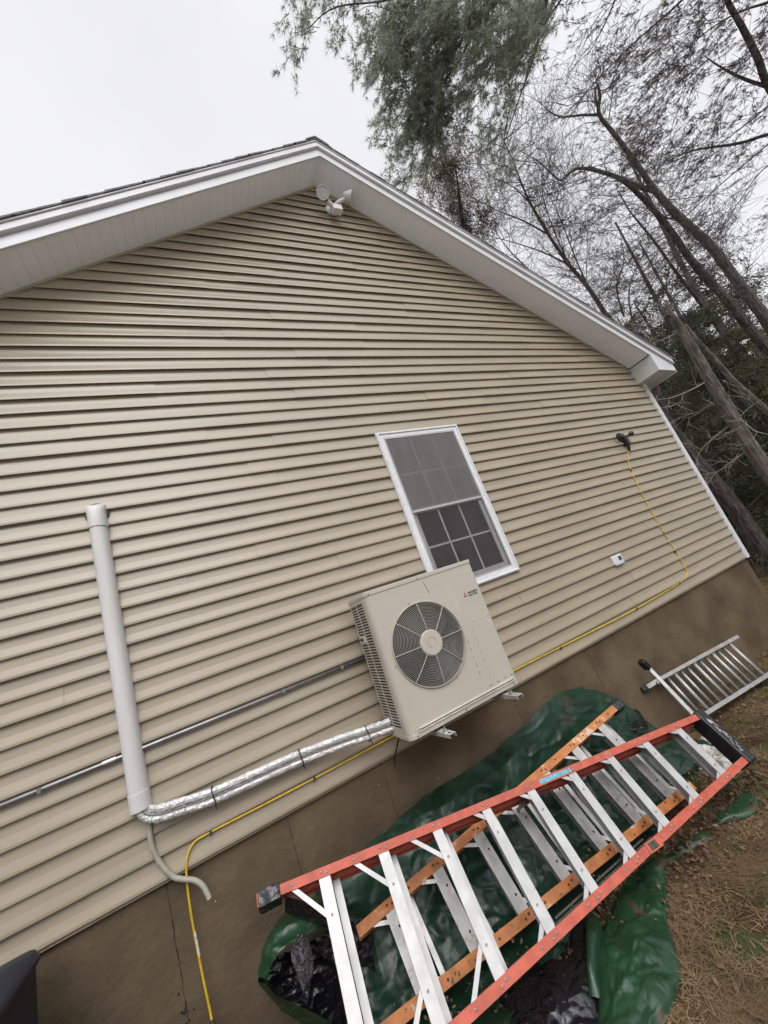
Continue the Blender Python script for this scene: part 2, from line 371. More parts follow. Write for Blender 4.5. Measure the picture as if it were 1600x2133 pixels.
# hairline cracks / form joints and specks on the foundation
random.seed(5)
c = MB()
for (x0, z0, x1, z1) in ((-0.467, 0.945, -0.462, 0.37), (0.152, 0.945, 0.166, 0.50), (0.775, 0.945, 0.79, 0.5), (1.95, 0.945, 1.97, 0.62), (2.9, 0.945, 2.91, 0.4)):
    pts = [Vector((lerp(x0, x1, t / 14) + random.uniform(-.003, .003), 0.0105, lerp(z0, z1, t / 14))) for t in range(15)]
    for i in range(14):
        wd = 0.0008 + random.random() * 0.0010 * (1 if x0 > 0 else 2)
        p, q = pts[i], pts[i + 1]; c.quad(p - Vector((wd, 0, 0)), p + Vector((wd, 0, 0)), q + Vector((wd, 0, 0)), q - Vector((wd, 0, 0)))
    if x0 > 0: c.build('crack', M['crack'], fo); c = MB()
    else: c0_ = c; c = MB()
c = c0_
for i in range(14):   # crumbled patch at the foot of the left crack
    p = Vector((-0.46 + random.gauss(0, .02), 0.0095, 0.40 + random.gauss(0, .035))); r_ = random.uniform(.003, .011)
    c.poly([p + Vector((math.cos(a) * r_ * random.uniform(.5, 1), 0, math.sin(a) * r_ * random.uniform(.5, 1))) for a in [i_ * 1.05 for i_ in range(6)]])
c.build('crack', M['crack'], fo)
c = MB()
for i in range(14):
    p = Vector((random.uniform(-0.9, 6.0), 0.0105, random.uniform(0.35, 0.93))); r_ = random.choice((.0015, .002, .003, .004))
    c = MB(); c.ball(p, r_, 6, (1, .4, random.uniform(.8, 2))); c.build('paint_speck', M['speck'], fo)
# starter strip, j-channel along the gable and white corner posts
b = MB(); b.box(XL, XR - 0.06, -0.012, 0.004, ZB - 0.016, ZB + 0.001)
b.build('starter_strip', M['siding'], house)
b = MB()
for sx in (-1, 1):
    x1 = XL if sx < 0 else 6.075
    for w0, w1, yy in ((0.0, 0.022, -0.026), ):
        pts = [(RX0, yy, RZ0 - w0), (RX0, yy, RZ0 - w1 * 1.2), (x1, yy, gz(x1) - w1 * 1.2), (x1, yy, gz(x1) - w0)]
        b.prism(pts, (0, 0.026, 0))
b.build('gable_channel', M['siding'], house)
b = MB(); b.box(XR - 0.066, XR + 0.012, -0.030, 0.07, ZB - 0.012, 3.67); b.box(XR - 0.078, XR - 0.066, -0.022, 0.0, ZB - 0.008, 3.67)
b.build('corner_post', M['white'], house, bevel=0.004)
b = MB(); b.box(XL - 0.012, XL + 0.066, -0.030, 0.07, ZB - 0.012, 3.6); b.build('corner_post', M['white'], house, bevel=0.004)
# soffits under the rakes: v-grooved vinyl panels, each groove runs from the wall out to the fascia
OV = 0.31
for sx in (-1, 1):
    b = MB(); xe = 6.068 if sx > 0 else XL - 0.25
    run = abs(xe - RX0); n = int(run * math.sqrt(1 + SL * SL) / 0.098)
    def sp(t, d):   # t along run (m), d depth below the plane
        x = RX0 + sx * t; return x, RZ0 - SL * t + d
    ts = []
    for i in range(n):
        t0 = run * i / n; t1 = run * (i + 1) / n; g_ = 0.006
        ts += [(t0, 0.0), (t1 - g_ * 1.6, 0.0), (t1 - g_ * 1.2, 0.004), (t1 - g_ * 0.4, 0.004), (t1, 0.0)]
    rows = [[Vector((sp(t, d)[0], y, sp(t, d)[1])) for t, d in ts] for y in (0.0, -OV)]
    b.grid(rows); b.build('soffit', M['soffit'], house)
# rake fascia: lower board, shadow board, drip edge
for sx in (-1, 1):
    xe = 6.50 if sx > 0 else XL - 0.42
    def rp(x, dz, y): return (x, y, gz(x) + dz)
    fb = MB()
    layers = ((-OV, -OV - 0.016, -0.012, 0.086), (-OV, -OV - 0.006, 0.086, 0.100), (-OV, -OV - 0.044, 0.100, 0.160), (-OV, -OV - 0.036, 0.160, 0.166), (-OV, -OV - 0.054, 0.166, 0.180))
    for (y0, y1, d0, d1) in layers:
        fb.prism([rp(RX0, d0, y0), rp(RX0, d1, y0), rp(xe, d1, y0), rp(xe, d0, y0)], (0, y1 - y0, 0))
    fb.build('fascia', M['white'], house, bevel=0.002)
# roof: stepped shingle courses on both slopes
b = MB()
for sx in (-1, 1):
    run = abs((6.56 if sx > 0 else XL - 0.48) - RX0); n = int(run / 0.135); random.seed(11 + sx)
    for i in range(n + 1):
        t0 = run * i / n; t1 = min(run, t0 + run / n + 0.02)
        o = -OV - 0.060 - random.choice((0, 0, 0.003, 0.006)); z0 = 0.183
        pr = [(RX0 + sx * t0, o, RZ0 - SL * t0 + z0), (RX0 + sx * t1, o, RZ0 - SL * t1 + z0), (RX0 + sx * t1, o, RZ0 - SL * t1 + z0 + 0.022), (RX0 + sx * t0, o, RZ0 - SL * t0 + z0 + 0.013)]
        b.prism(pr, (0, YB + 0.7, 0))
b.prism([(RX0 - 0.13, -OV - 0.070, RZ0 - SL * .13 + .200), (RX0, -OV - 0.070, RZ0 + .203), (RX0 + 0.13, -OV - 0.070, RZ0 - SL * .13 + .200), (RX0 + 0.13, -OV - 0.070, RZ0 - SL * .13 + .216), (RX0, -OV - 0.070, RZ0 + .222), (RX0 - 0.13, -OV - 0.070, RZ0 - SL * .13 + .216)], (0, YB + .7, 0))
b.build('roof', M['shingle'], house)
# boxed eave return at the right corner and the eave soffit and gutter board behind it
b = MB(); zr = 3.668
tipx = 6.495
b.prism([(6.068, -OV - 0.018, zr), (6.068, -OV - 0.018, gz(6.068) - 0.014), (tipx, -OV - 0.018, gz(tipx) - 0.014)], (0, YB + 0.3, 0))
b.build('eave_return', M['white'], house, bevel=0.003)
b = MB(); b.box(XR + 0.0, XR + 0.28, 0.02, YB, zr - 0.006, zr - 0.002); b.build('soffit', M['soffit'], house)
b = MB(); b.box(6.497, 6.515, -OV - 0.01, YB + 0.2, gz(6.5) - 0.03, gz(6.5) + 0.2); b.build('eave_board', M['white'], house)
# ---- window
WX0, WX1, WZ0, WZ1 = 1.592, 2.523, 1.783, 3.336
win = MB(); fw = 0.062
for (x0, x1, z0, z1) in ((WX0, WX0 + fw, WZ0, WZ1), (WX1 - fw, WX1, WZ0, WZ1), (WX0 + fw, WX1 - fw, WZ0, WZ0 + fw), (WX0 + fw, WX1 - fw, WZ1 - fw, WZ1)):
    win.box(x0, x1, -0.034, 0.0, z0, z1)
f2 = 0.024
for (x0, x1, z0, z1) in ((WX0 + .008, WX0 + f2, WZ0 + .008, WZ1 - .008), (WX1 - f2, WX1 - .008, WZ0 + .008, WZ1 - .008), (WX0 + f2, WX1 - f2, WZ0 + .008, WZ0 + f2), (WX0 + f2, WX1 - f2, WZ1 - f2, WZ1 - .008)):
    win.box(x0, x1, -0.044, -0.034, z0, z1)
wf = win.build('window', M['frame'], house, bevel=0.003)
gx0, gx1, gz0, gz1 = WX0 + fw, WX1 - fw, WZ0 + fw, WZ1 - fw; zm = 2.542
def sash(z0, z1, y, bw, nm):
    q = MB()
    q.box(gx0, gx0 + bw, y, y + .02, z0, z1); q.box(gx1 - bw, gx1, y, y + .02, z0, z1)
    q.box(gx0 + bw, gx1 - bw, y, y + .02, z0, z0 + bw); q.box(gx0 + bw, gx1 - bw, y, y + .02, z1 - bw, z1)
    so_ = q.build('sash', M['sash'], wf, bevel=0.002)
    return so_
s1 = sash(zm - 0.02, gz1, -0.026, 0.032, 0); s2 = sash(gz0, zm + 0.03, -0.018 + 0.004, 0.055, 0)
for (so_, z0, z1, y, bw) in ((s1, zm - 0.02, gz1, -0.014, 0.032), (s2, gz0, zm + 0.03, -0.004, 0.055)):
    q = MB(); q.box(gx0 + bw, gx1 - bw, y + .0015, y + .004, z0 + bw, z1 - bw); q.build('pane', M['glass'], wf)
    q = MB(); ww = gx1 - gx0 - 2 * bw
    for i in (1, 2): q.box(gx0 + bw + ww * i / 3 - .008, gx0 + bw + ww * i / 3 + .008, y - .003, y + .001, z0 + bw, z1 - bw)
    zc = (z0 + z1) / 2; q.box(gx0 + bw, gx1 - bw, y - .0035, y + .001, zc - .008, zc + .008)
    q.build('muntin', M['muntin'], wf)
scm = bpy.data.materials.new('insect_screen'); scm.use_nodes = True; t = scm.node_tree; bb = t.nodes['Principled BSDF']
bb.inputs['Base Color'].default_value = (0.11, 0.108, 0.105, 1); bb.inputs['Roughness'].default_value = 0.85
tr = t.nodes.new('ShaderNodeBsdfTransparent'); ms = t.nodes.new('ShaderNodeMixShader'); ms.inputs[0].default_value = 0.5
nn = t.nodes.new('ShaderNodeTexNoise'); nn.inputs['Scale'].default_value = 3; mpp = t.nodes.new('ShaderNodeMapping'); mpp.inputs['Scale'].default_value = (4, 1, 0.8)  # streaked noise in the screen opacity stands for reflections in the window
tcc = t.nodes.new('ShaderNodeTexCoord'); rr = t.nodes.new('ShaderNodeMapRange'); rr.inputs['To Min'].default_value = 0.15; rr.inputs['To Max'].default_value = 0.38
t.links.new(tcc.outputs['Object'], mpp.inputs[0]); t.links.new(mpp.outputs[0], nn.inputs['Vector']); t.links.new(nn.outputs['Fac'], rr.inputs['Value']); t.links.new(rr.outputs[0], ms.inputs[0])
t.links.new(tr.outputs[0], ms.inputs[1]); t.links.new(bb.outputs[0], ms.inputs[2]); t.links.new(ms.outputs[0], t.nodes['Material Output'].inputs['Surface'])

def screen(z0, z1, m_):
    q = MB(); q.quad((gx0, -0.0285, z0), (gx1, -0.0285, z0), (gx1, -0.0285, z1), (gx0, -0.0285, z1)); q.build('insect_screen', m_, wf)
scu = scm.copy(); scu.name = 'insect_screen_haze'  # denser, paler copy: sky reflection on the upper sash put into the screen
for nd in scu.node_tree.nodes:
    if nd.type == 'MAP_RANGE': nd.inputs['To Min'].default_value = 0.58; nd.inputs['To Max'].default_value = 0.86
    if nd.type == 'BSDF_PRINCIPLED': nd.inputs['Base Color'].default_value = (0.17, 0.167, 0.162, 1)
screen(zm, gz1, scu); screen(gz0, zm, scm)
q = MB()
for (x0, x1, z0, z1) in ((gx0, gx0 + .014, gz0, gz1), (gx1 - .014, gx1, gz0, gz1), (gx0 + .014, gx1 - .014, gz0, gz0 + .014), (gx0 + .014, gx1 - .014, gz1 - .014, gz1), (gx0 + .014, gx1 - .014, zm - .012, zm + .008)):
    q.box(x0, x1, -0.033, -0.029, z0, z1)
q.build('screen_frame', M['sash'], wf)
# ================================================================== HEAT PUMP
AX0, AX1, AY0, AY1, AZ0, AZ1 = 0.845, 1.698, -0.47, -0.14, 1.107, 1.985
hp = thing('heat_pump', (1.27, -0.3, AZ0), 'beige outdoor heat pump unit with round fan grille mounted on the siding', 'heat pump')
# casing: plan outline with rounded front-left corner
rc = 0.045
plan = [(AX0, AY1), (AX1, AY1), (AX1, AY0 + .008), (AX1 - .008, AY0)]
for i in range(7):
    a = math.pi / 2 * i / 6; plan.append((AX0 + rc - rc * math.sin(a), AY0 + rc - rc * math.cos(a)))
FC = Vector((1.168, AY0, 1.562)); FR = 0.252
# front panel with a circular fan opening
fp = MB(); n = 64; z0, z1 = AZ0 + .03, AZ1 - .028
xa, xb = AX0 + rc, AX1 - .008
ring = []; outer = []
for i in range(n):
    a = 2 * math.pi * i / n; dx, dz = math.cos(a), math.sin(a)
    ring.append(Vector((FC.x + FR * dx, AY0, FC.z + FR * dz)))
    tx = ((xb - FC.x) / dx if dx > 1e-9 else ((xa - FC.x) / dx if dx < -1e-9 else 1e9)); tz = ((z1 - FC.z) / dz if dz > 1e-9 else ((z0 - FC.z) / dz if dz < -1e-9 else 1e9))
    tt = min(tx, tz); outer.append(Vector((FC.x + tt * dx, AY0, FC.z + tt * dz)))
for i in range(n):
    j = (i + 1) % n; fp.quad(ring[i], ring[j], outer[j], outer[i])
    p1, p2 = outer[i], outer[j]
    if abs(p1.x - p2.x) > 1e-4 and abs(p1.z - p2.z) > 1e-4:
        cx = xb if max(p1.x, p2.x) > FC.x else xa; cz = z1 if max(p1.z, p2.z) > FC.z else z0
        fp.tri(p1, p2, (cx, AY0, cz))
    a1, a2 = ring[i], ring[j]; bk = Vector((0, 0.07, 0))     # orifice throat
    fp.cur = 1; fp.quad(a1, a1 * 1 + bk + (FC - a1) * .03, a2 + bk + (FC - a2) * .03, a2); fp.cur = 0
fpo = fp.build('front_panel', [M['ac'], M['fin']], hp)
q = MB(); q.prism([(x, y, AZ0 + .03) for x, y in [(AX0 + .001, AY1 - .001), (AX1 - .001, AY1 - .001), (AX1 - .001, AY0 + .075), (AX0 + .001, AY0 + .075)]], (0, 0, AZ1 - AZ0 - .06))
q.build('coil', M['acdark'], hp)
q = MB()   # right side + curved front-left corner
for i in [2] + list(range(4, len(plan) - 1)):
    (xa_, ya_), (xb_, yb_) = plan[i], plan[i + 1]
    q.quad((xa_, ya_, z0), (xb_, yb_, z0), (xb_, yb_, z1), (xa_, ya_, z1))
q.quad((AX1, AY1, z0), (AX1, AY0 + .008, z0), (AX1, AY0 + .008, z1), (AX1, AY1, z1))
q.quad((AX0, AY0 + rc, z0), (AX0, AY0 + rc + .022, z0), (AX0, AY0 + rc + .022, z1), (AX0, AY0 + rc, z1))
q.build('casing', M['ac'], hp, smooth=False)
# louvred left side grille : two columns of slots
q = MB(); gy0, gy1 = AY0 + rc + .022, AY1; gw = gy1 - gy0; cols = [(gy0 + .012, gy0 + gw * .47), (gy0 + gw * .53, gy1 - .016)]
def side(y0, y1, za, zb, x=AX0): q.box(x, x + .004, y0, y1, za, zb)
side(gy0, cols[0][0], z0, z1); side(cols[0][1], cols[1][0], z0, z1); side(cols[1][1], gy1, z0, z1)
NS = 43; ph = (z1 - z0 - .06) / NS
for (c0, c1) in cols:
    side(c0, c1, z0, z0 + .035); side(c0, c1, z1 - .03, z1)
    for i in range(NS):
        za = z0 + .035 + ph * i
        if c0 > gy0 + .1 and 29 <= i <= 31: side(c0, c1, za, za + ph); continue
        side(c0, c1, za + ph * .60, za + ph)
q.build('side_grille', M['ac'], hp)
q = MB(); q.box(AX0 - .012, AX0, gy0 + gw * .56, gy1 - .03, z0 + .035 + ph * 29.4, z0 + .035 + ph * 31.4); q.cur = 1; q.box(AX0 - .0135, AX0 - .012, gy0 + gw * .60, gy1 - .05, z0 + .035 + ph * 30.1, z0 + .035 + ph * 31.1)
q.build('side_clip', [M['ac'], M['acdark']], hp)
# lid and base pan with slightly proud rims
for nm, za, zb, e in (('lid', AZ1 - .028, AZ1, .004), ('base_pan', AZ0, AZ0 + .03, .001)):
    q = MB(); cxm, cym = (AX0 + AX1) / 2, (AY0 + AY1) / 2
    pl = [(x + (e if x > cxm else -e), y + (e if y > cym else -e), za) for x, y in plan]
    q.prism(pl, (0, 0, zb - za)); q.build(nm, M['ac'], hp, bevel=0.004)
q = MB(); q.box(AX0 + .075, AX1 - .03, AY0 - .006, AY0, AZ0 + .043, AZ0 + .049); q.box(AX0 + .06, AX1 - .02, AY0 - .008, AY0, AZ0 + .030, AZ0 + .034)
q.cur = 1; q.box(AX0 + .06, AX1 - .02, AY0 - .003, AY0, AZ0 + .0345, AZ0 + .038)
q.build('panel_ridge', [M['linelight'], M['line']], hp, bevel=0.0)
# fan: shroud dark, blades, hub and wire guard
q = MB(); q.lathe((FC.x, AY0 + .074, FC.z), (0, 1, 0), [(0, FR * .99), (.0005, FR * .99)], 40); fan = q.build('fan', M['acdark'], hp)
q = MB()
for k_ in range(3):
    rows = []
    for i in range(7):
        r_ = lerp(.06, FR * .93, i / 6); row = []
        for j in range(6):
            a = k_ * 2.094 + (j / 5) * 1.15 + i * .08; row.append(Vector((FC.x + r_ * math.cos(a), AY0 + .035 + .045 * (j / 5), FC.z + r_ * math.sin(a))))
        rows.append(row)
    q.grid(rows)
q.build('blade', M['fin'], fan, smooth=True)
gu = MB()
def dome(r): return AY0 - .028 + .022 * (r / FR) ** 3
for i in range(20):
    r_ = .082 + (FR + .002 - .082) * i / 19
    gu.torus((FC.x, dome(r_), FC.z), (0, 1, 0), r_, .00135, 64, 4)
gu.torus((FC.x, AY0 - .003, FC.z), (0, 1, 0), FR + .008, .0035, 56, 6); gu.torus((FC.x, AY0 - .012, FC.z), (0, 1, 0), FR + .005, .002, 56, 4)
for i in range(8):
    a = math.radians(i * 45); pts = []
    for r_ in [.06 + (FR + .006 - .06) * t_ / 8 for t_ in range(9)]:
        pts.append(Vector((FC.x + r_ * math.cos(a), dome(r_) - .004, FC.z + r_ * math.sin(a))))
    pts.append(Vector((FC.x + (FR + .010) * math.cos(a), AY0 - .001, FC.z + (FR + .010) * math.sin(a))))
    gu.tube(pts, .0028, 6)
for a in (math.radians(100), math.radians(-68), math.radians(190)):
    gu.torus((FC.x + (FR + .017) * math.cos(a), AY0 - .003, FC.z + (FR + .017) * math.sin(a)), (0, 1, 0), .007, .002, 14, 5)
guo = gu.build('fan_guard', M['wire'], hp, smooth=True)
q = MB(); q.lathe((FC.x, AY0 - .022, FC.z), (0, -1, 0), [(0, .078), (.006, .079), (.011, .076), (.013, .070), (.013, .034), (.010, .033), (.010, .030), (.013, .029)], 48)
q.build('guard_hub', M['ac'], guo)
# embossed marks on the front
q = MB(); yy = AY0 - .0015; q.cur = 0
q.prism([(1.463, AY0, 1.908), (1.466, AY0, 1.908), (1.466, AY0, 1.64), (1.463, AY0, 1.64)], (0, -.003, 0)); q.box(1.463, 1.482, AY0 - .003, AY0, 1.908, 1.911)
for i in range(3):
    x = 1.534 + i * .062; q.box(x, x + .026, AY0 - .003, AY0, 1.586, 1.589); q.box(x, x + .002, AY0 - .003, AY0, 1.574, 1.588)
q.cur = 1
for i in range(4): x = 1.472 + i * .062; q.box(x, x + .028, AY0 - .002, AY0, 1.176, 1.1785)
for i in range(5): q.box(1.438, 1.4395, AY0 - .002, AY0, 1.26 + i * .05, 1.285 + i * .05)
for i in range(7): q.box(1.505, 1.5062, AY0 - .001, AY0, 1.22 + i * .05, 1.24 + i * .05)
q.prism([(1.276, AY0, 1.935), (1.279, AY0, 1.935), (1.294, AY0, 1.852), (1.291, AY0, 1.852)], (0, -.002, 0))
for (x, z_) in ((.895, 1.122), (1.25, 1.122), (1.66, 1.122), (1.24, 1.968), (.875, 1.968)): q.ball((x, AY0 - .004, z_), .0045, 8)
q.build('panel_mark', [M['linelight'], M['line']], hp)
# maker's badge: plate, three rhombi and two lines of lettering
q = MB(); q.box(1.527, 1.690, AY0 - .0008, AY0, 1.715, 1.80); bd = q.build('badge', M['plate'], hp)
q = MB(); cx, cz, rr_ = 1.5560, 1.7560, 0.0125
for a in (90, 210, 330):
    a = math.radians(a); d = Vector((math.cos(a), 0, math.sin(a))); p_ = Vector((-d.z, 0, d.x)); o_ = Vector((cx, AY0 - .0018, cz))
    q.poly([o_, o_ + d * rr_ * 0.87 + p_ * rr_ * .5, o_ + d * rr_ * 1.74, o_ + d * rr_ * .87 - p_ * rr_ * .5])
q.build('emblem', M['logored'], bd)
def text(body, size, loc, rot, name, m, parent, ext=.0006, sx=1.0):
    cu = bpy.data.curves.new(name, 'FONT'); cu.body = body; cu.size = size; cu.extrude = ext; cu.offset = size * .02
    o = bpy.data.objects.new(name, cu); C.objects.link(o); dg = bpy.context.evaluated_depsgraph_get(); dg.update()
    me = bpy.data.meshes.new_from_object(o.evaluated_get(dg)); bpy.data.objects.remove(o)
    me.materials.clear(); me.materials.append(m)
    me.transform(Matrix.Translation(loc) @ rot @ Matrix.Diagonal((sx, 1, 1, 1)))
    o = bpy.data.objects.new(name, me); C.objects.link(o)
    if parent: o.parent = parent; o.matrix_parent_inverse = parent.matrix_basis.inverted()
    return o
RF = Matrix.Rotation(math.radians(90), 4, 'X')
text('MITSUBISHI', .0185, (1.584, AY0 - .0016, 1.7585), RF, 'lettering', M['logogrey'], bd, sx=.88)
text('ELECTRIC', .0185, (1.584, AY0 - .0016, 1.7405), RF, 'lettering', M['logogrey'], bd, sx=.98)
q = MB()
for (x, z_) in ((1.05, 1.971), (1.45, 1.971), (1.68, 1.50), (1.68, 1.85)): q.ball((x, AY0 - .0015, z_), .0042, 8)
for (y, z_) in ((-.40, 1.972), (-.17, 1.972), (-.40, 1.12), (-.17, 1.12)): q.ball((AX0 - .004, y, z_), .0042, 8)
q.build('screw', M['steel'], hp)
# rubber feet and drain stub under the unit
q = MB()
for x in (1.045, 1.574):
    for y in (-.42, -.19): q.box(x - .03, x + .03, y - .025, y + .025, AZ0 - .016, AZ0)
q.lathe((.90, -.43, AZ0 - .014), (0, 0, 1), [(0, .012), (.014, .012)], 12)
q.build('rubber_foot', M['black'], hp)
# ---- wall brackets
for x, lab in ((1.045, 'galvanised wall bracket arm under the left end of the heat pump'), (1.574, 'galvanised wall bracket arm under the right end of the heat pump')):
    br = thing('wall_bracket', (x, 0, 1.05), lab, 'bracket', 'brackets carrying the heat pump')
    q = MB(); zt = AZ0 - .017; t_ = .003; hw = .021
    q.box(x - hw, x - .006, -.60, -.03, zt - t_, zt); q.box(x + .006, x + hw, -.60, -.03, zt - t_, zt)
    q.box(x - .006, x + .006, -.545, -.03, zt - t_, zt); q.box(x - .006, x + .006, -.60, -.585, zt - t_, zt)
    q.prism([(x - hw, -.60, zt - t_), (x - hw, -.60, zt - .022), (x - hw, -.1, zt - .045), (x - hw, -.03, zt - .045), (x - hw, -.03, zt - t_)], (t_, 0, 0))
    q.prism([(x + hw, -.60, zt - t_), (x + hw, -.60, zt - .022), (x + hw, -.1, zt - .045), (x + hw, -.03, zt - .045), (x + hw, -.03, zt - t_)], (-t_, 0, 0))
    q.build('arm', M['bracket'], br, bevel=.001)
    q = MB(); q.box(x - .02, x + .02, -.034, -.026, 1.0, 1.9); q.build('rail', M['bracket'], br)
    q = MB(); q.box(x - .017, x + .017, -.543, -.507, zt, zt + .004); q.lathe((x, -.525, zt + .004), (0, 0, 1), [(0, .013), (.003, .013), (.003, .009), (.011, .009), (.011, .005), (.02, .005)], 6)
    q.build('bolt', M['steel'], br)
# ================================================================== LINE SET COVER (white duct)
dx_ = -.512
lc = thing('line_cover', (dx_, 0, 1.3), 'white vertical line cover pipe running up the siding with a domed top', 'pipe')
def dprof(x, z, w_, d_, y0=-.016):
    return [Vector((x + w_ * math.cos(a), y0 - d_ * math.sin(a) ** .7 if math.sin(a) > 0 else y0, z)) for a in [math.pi * i / 14 for i in range(15)]]
def dduct(z0, z1, w_, d_, nm, mt=None):
    q = MB(); q.grid([dprof(dx_, z0, w_, d_), dprof(dx_, z1, w_, d_)]); q.poly(dprof(dx_, z1, w_, d_)); q.poly(list(reversed(dprof(dx_, z0, w_ * .985, d_ * .98))) if nm == 'x' else dprof(dx_, z1 - .0005, w_ * .5, d_ * .5))
    return q.build(nm, mt or M['duct'], lc, smooth=False)
for o in (dduct(1.33, 2.90, .047, .072, 'duct'), dduct(2.885, 2.93, .051, .077, 'collar'), dduct(1.315, 1.395, .0495, .0755, 'coupling')):
    for p_ in o.data.polygons: p_.use_smooth = len(p_.vertices) == 4
q = MB(); rows = [dprof(dx_, 2.92, .049, .075)]
for i in range(1, 9):
    a = math.pi / 2 * i / 8; rows.append(dprof(dx_, 2.965 + .085 * math.sin(a), .049 + .004 * math.sin(a), max(.002, .075 * math.cos(a))))
q.grid(rows); q.build('wall_cap', M['duct'], lc, smooth=True)
q = MB(); q.lathe((dx_, -.012, 2.995), (0, -1, 0), [(0, .066), (.008, .066), (.009, .055)], 28); q.build('escutcheon', M['grime'], lc)
q = MB()
for x in (-.037, .037):
    for z_ in (1.345, 1.39): q.ball((dx_ + x, -.062, z_), .0035, 6)
q.build('screw', M['line'], lc)
# ================================================================== LINE SET (two foil wrapped tubes)
ls = thing('line_set', (-.3, -.05, 1.25), 'two silver foil wrapped refrigerant tubes strapped together below the white line cover', 'tube')
def path(off, offy):
    base = [(-.515, -.05, 1.40), (-.512, -.052, 1.34), (-.49, -.055, 1.292), (-.43, -.06, 1.262), (-.34, -.062, 1.247), (-.18, -.06, 1.223), (.05, -.062, 1.212), (.29, -.07, 1.203), (.55, -.11, 1.187), (.70, -.17, 1.180), (.88, -.23, 1.172)]
    return cr([Vector(p) + Vector((0, offy, off)) for p in base], 14)
random.seed(21)
for off, oy, r0 in ((.023, .006, .0185), (-.019, -.006, .0205)):
    pt = path(off, oy); q = MB(); rs = [r0 * (1 + random.uniform(-.10, .10)) for _ in pt]
    q.tube(pt, rs, 14, jit=.05); q.build('foil_tube', M['foil'], ls, smooth=False)
q = MB(); pt = [p + Vector((0, -.024, 0)) for p in path(.002, 0)]; q.tube(pt, .0035, 6); q.build('signal_cable', M['line'], ls)
for x, z_, y_ in ((-.18, 1.223, -.06), (.30, 1.203, -.072), (.70, 1.180, -.17)):
    q = MB(); pts = [Vector((x + .004 * math.sin(a * 2), y_ + .03 * math.cos(a), z_ + .047 * math.sin(a))) for a in [2 * math.pi * i / 20 for i in range(21)]]
    q.tube(pts, .0035, 6); q.tube([(x, y_ - .03, z_ - .03), (x + .004, y_ - .036, z_ - .06)], .0025, 5); q.build('cable_tie', M['black'], ls)
# metal conduit
cd = thing('conduit', (0, -.03, 1.585), 'thin grey metal conduit running level across the siding behind the white pipe', 'conduit')
q = MB(); q.tube([(-2.2, -.03, 1.590), (-.6, -.03, 1.588), (.95, -.03, 1.584)], .0115, 12); q.build('conduit_pipe', M['conduit'], cd, smooth=True)
q = MB(); q.tube([(-.645, -.03, 1.588), (-.585, -.03, 1.588)], .0145, 14); q.build('coupling', M['steel'], cd, smooth=False)
q = MB()
for x in (-.9, .30, .7): q.box(x - .008, x + .008, -.043, -.01, 1.575, 1.60)
q.build('strap', M['conduit'], cd)
# drain hose
q = MB(); q.tube(cr([(-.49, -.04, 1.30), (-.488, -.032, 1.24), (-.492, -.03, 1.14), (-.470, -.03, 1.05), (-.425, -.035, .965), (-.38, -.04, .930), (-.335, -.05, .905), (-.305, -.06, .870), (-.288, -.07, .825), (-.284, -.075, .805)], 6), .0125, 12)
dh = q.build('drain_hose', M['hose'], None, smooth=True); tag(dh, 'grey drain hose curling out below the white line cover', 'hose')
# yellow cords
def cord(name, pts, label, r_=.0055):
    q = MB(); c_ = cr(pts, 8); q.tube(c_, r_, 8); o = q.build(name, M['yellow'], None, smooth=True)
    return tag(o, label, 'cord')
c1 = cord('extension_lead', [(5.0, -.03, 2.70), (4.92, -.022, 2.62), (4.835, -.022, 2.44), (4.80, -.022, 2.1), (4.80, -.022, 1.72), (4.835, -.022, 1.34), (4.845, -.022, 1.18), (4.80, -.022, 1.10), (4.62, -.022, 1.066), (4.3, -.022, 1.052), (3.6, -.022, 1.040), (2.9, -.022, 1.05), (2.1, -.022, 1.062), (1.4, -.024, 1.055), (.9, -.022, 1.055), (.5, -.022, 1.053), (.1, -.022, 1.055), (-.24, -.022, 1.060), (-.32, -.024, 1.048), (-.358, -.03, .99), (-.372, -.035, .88), (-.376, -.035, .72), (-.372, -.04, .55), (-.365, -.05, .40), (-.362, -.06, .33)], 'yellow extension cord stapled along the bottom courses of siding and dropping down the foundation')
q = MB(); q.tube([(-.363, -.058, .36), (-.360, -.062, .30)], .011, 8); q.tube([(-.36, -.062, .30), (-.352, -.07, .24), (-.36, -.09, .16)], .008, 8); q.build('plug', M['grime'], c1)
q = MB(); q.tube([(-.3745, -.035, .70), (-.3725, -.037, .60)], .0063, 8); q.build('tape_label', M['scuff'], c1)
q = MB()
for (x, z_) in ((2.6, 1.05), (3.75, 1.041), (.35, 1.052), (-.23, 1.059), (4.60, 1.065), (4.80, 1.62), (4.835, 2.44), (4.82, 1.38)):
    q.box(x - .006, x + .006, -.032, -.012, z_ - .011, z_ + .009)
q.build('staple', M['grime'], c1)
q = MB(); q.tube(cr([(.925, -.2, 1.11), (.91, -.12, 1.06), (.88, -.06, .98), (.857, -.035, .925), (.853, -.03, .895)], 6), .0045, 6)
o = q.build('power_cable', M['black'], None, smooth=True); tag(o, 'short black cable hanging below the left end of the heat pump', 'cable')
# small outlet cover
oc = thing('outlet_cover', (3.82, -.02, 1.55), 'small white outlet plate with a dark square on the siding right of the window', 'outlet')
q = MB(); q.box(3.735, 3.905, -.040, -.012, 1.500, 1.592); q.build('plate', M['white'], oc, bevel=.012)
q = MB(); q.box(3.83, 3.875, -.0435, -.040, 1.53, 1.572); q.build('socket', M['logogrey'], oc)
q = MB(); q.box(3.75, 3.89, -.046, -.02, 1.493, 1.500); q.build('drip_lip', M['frame'], oc)
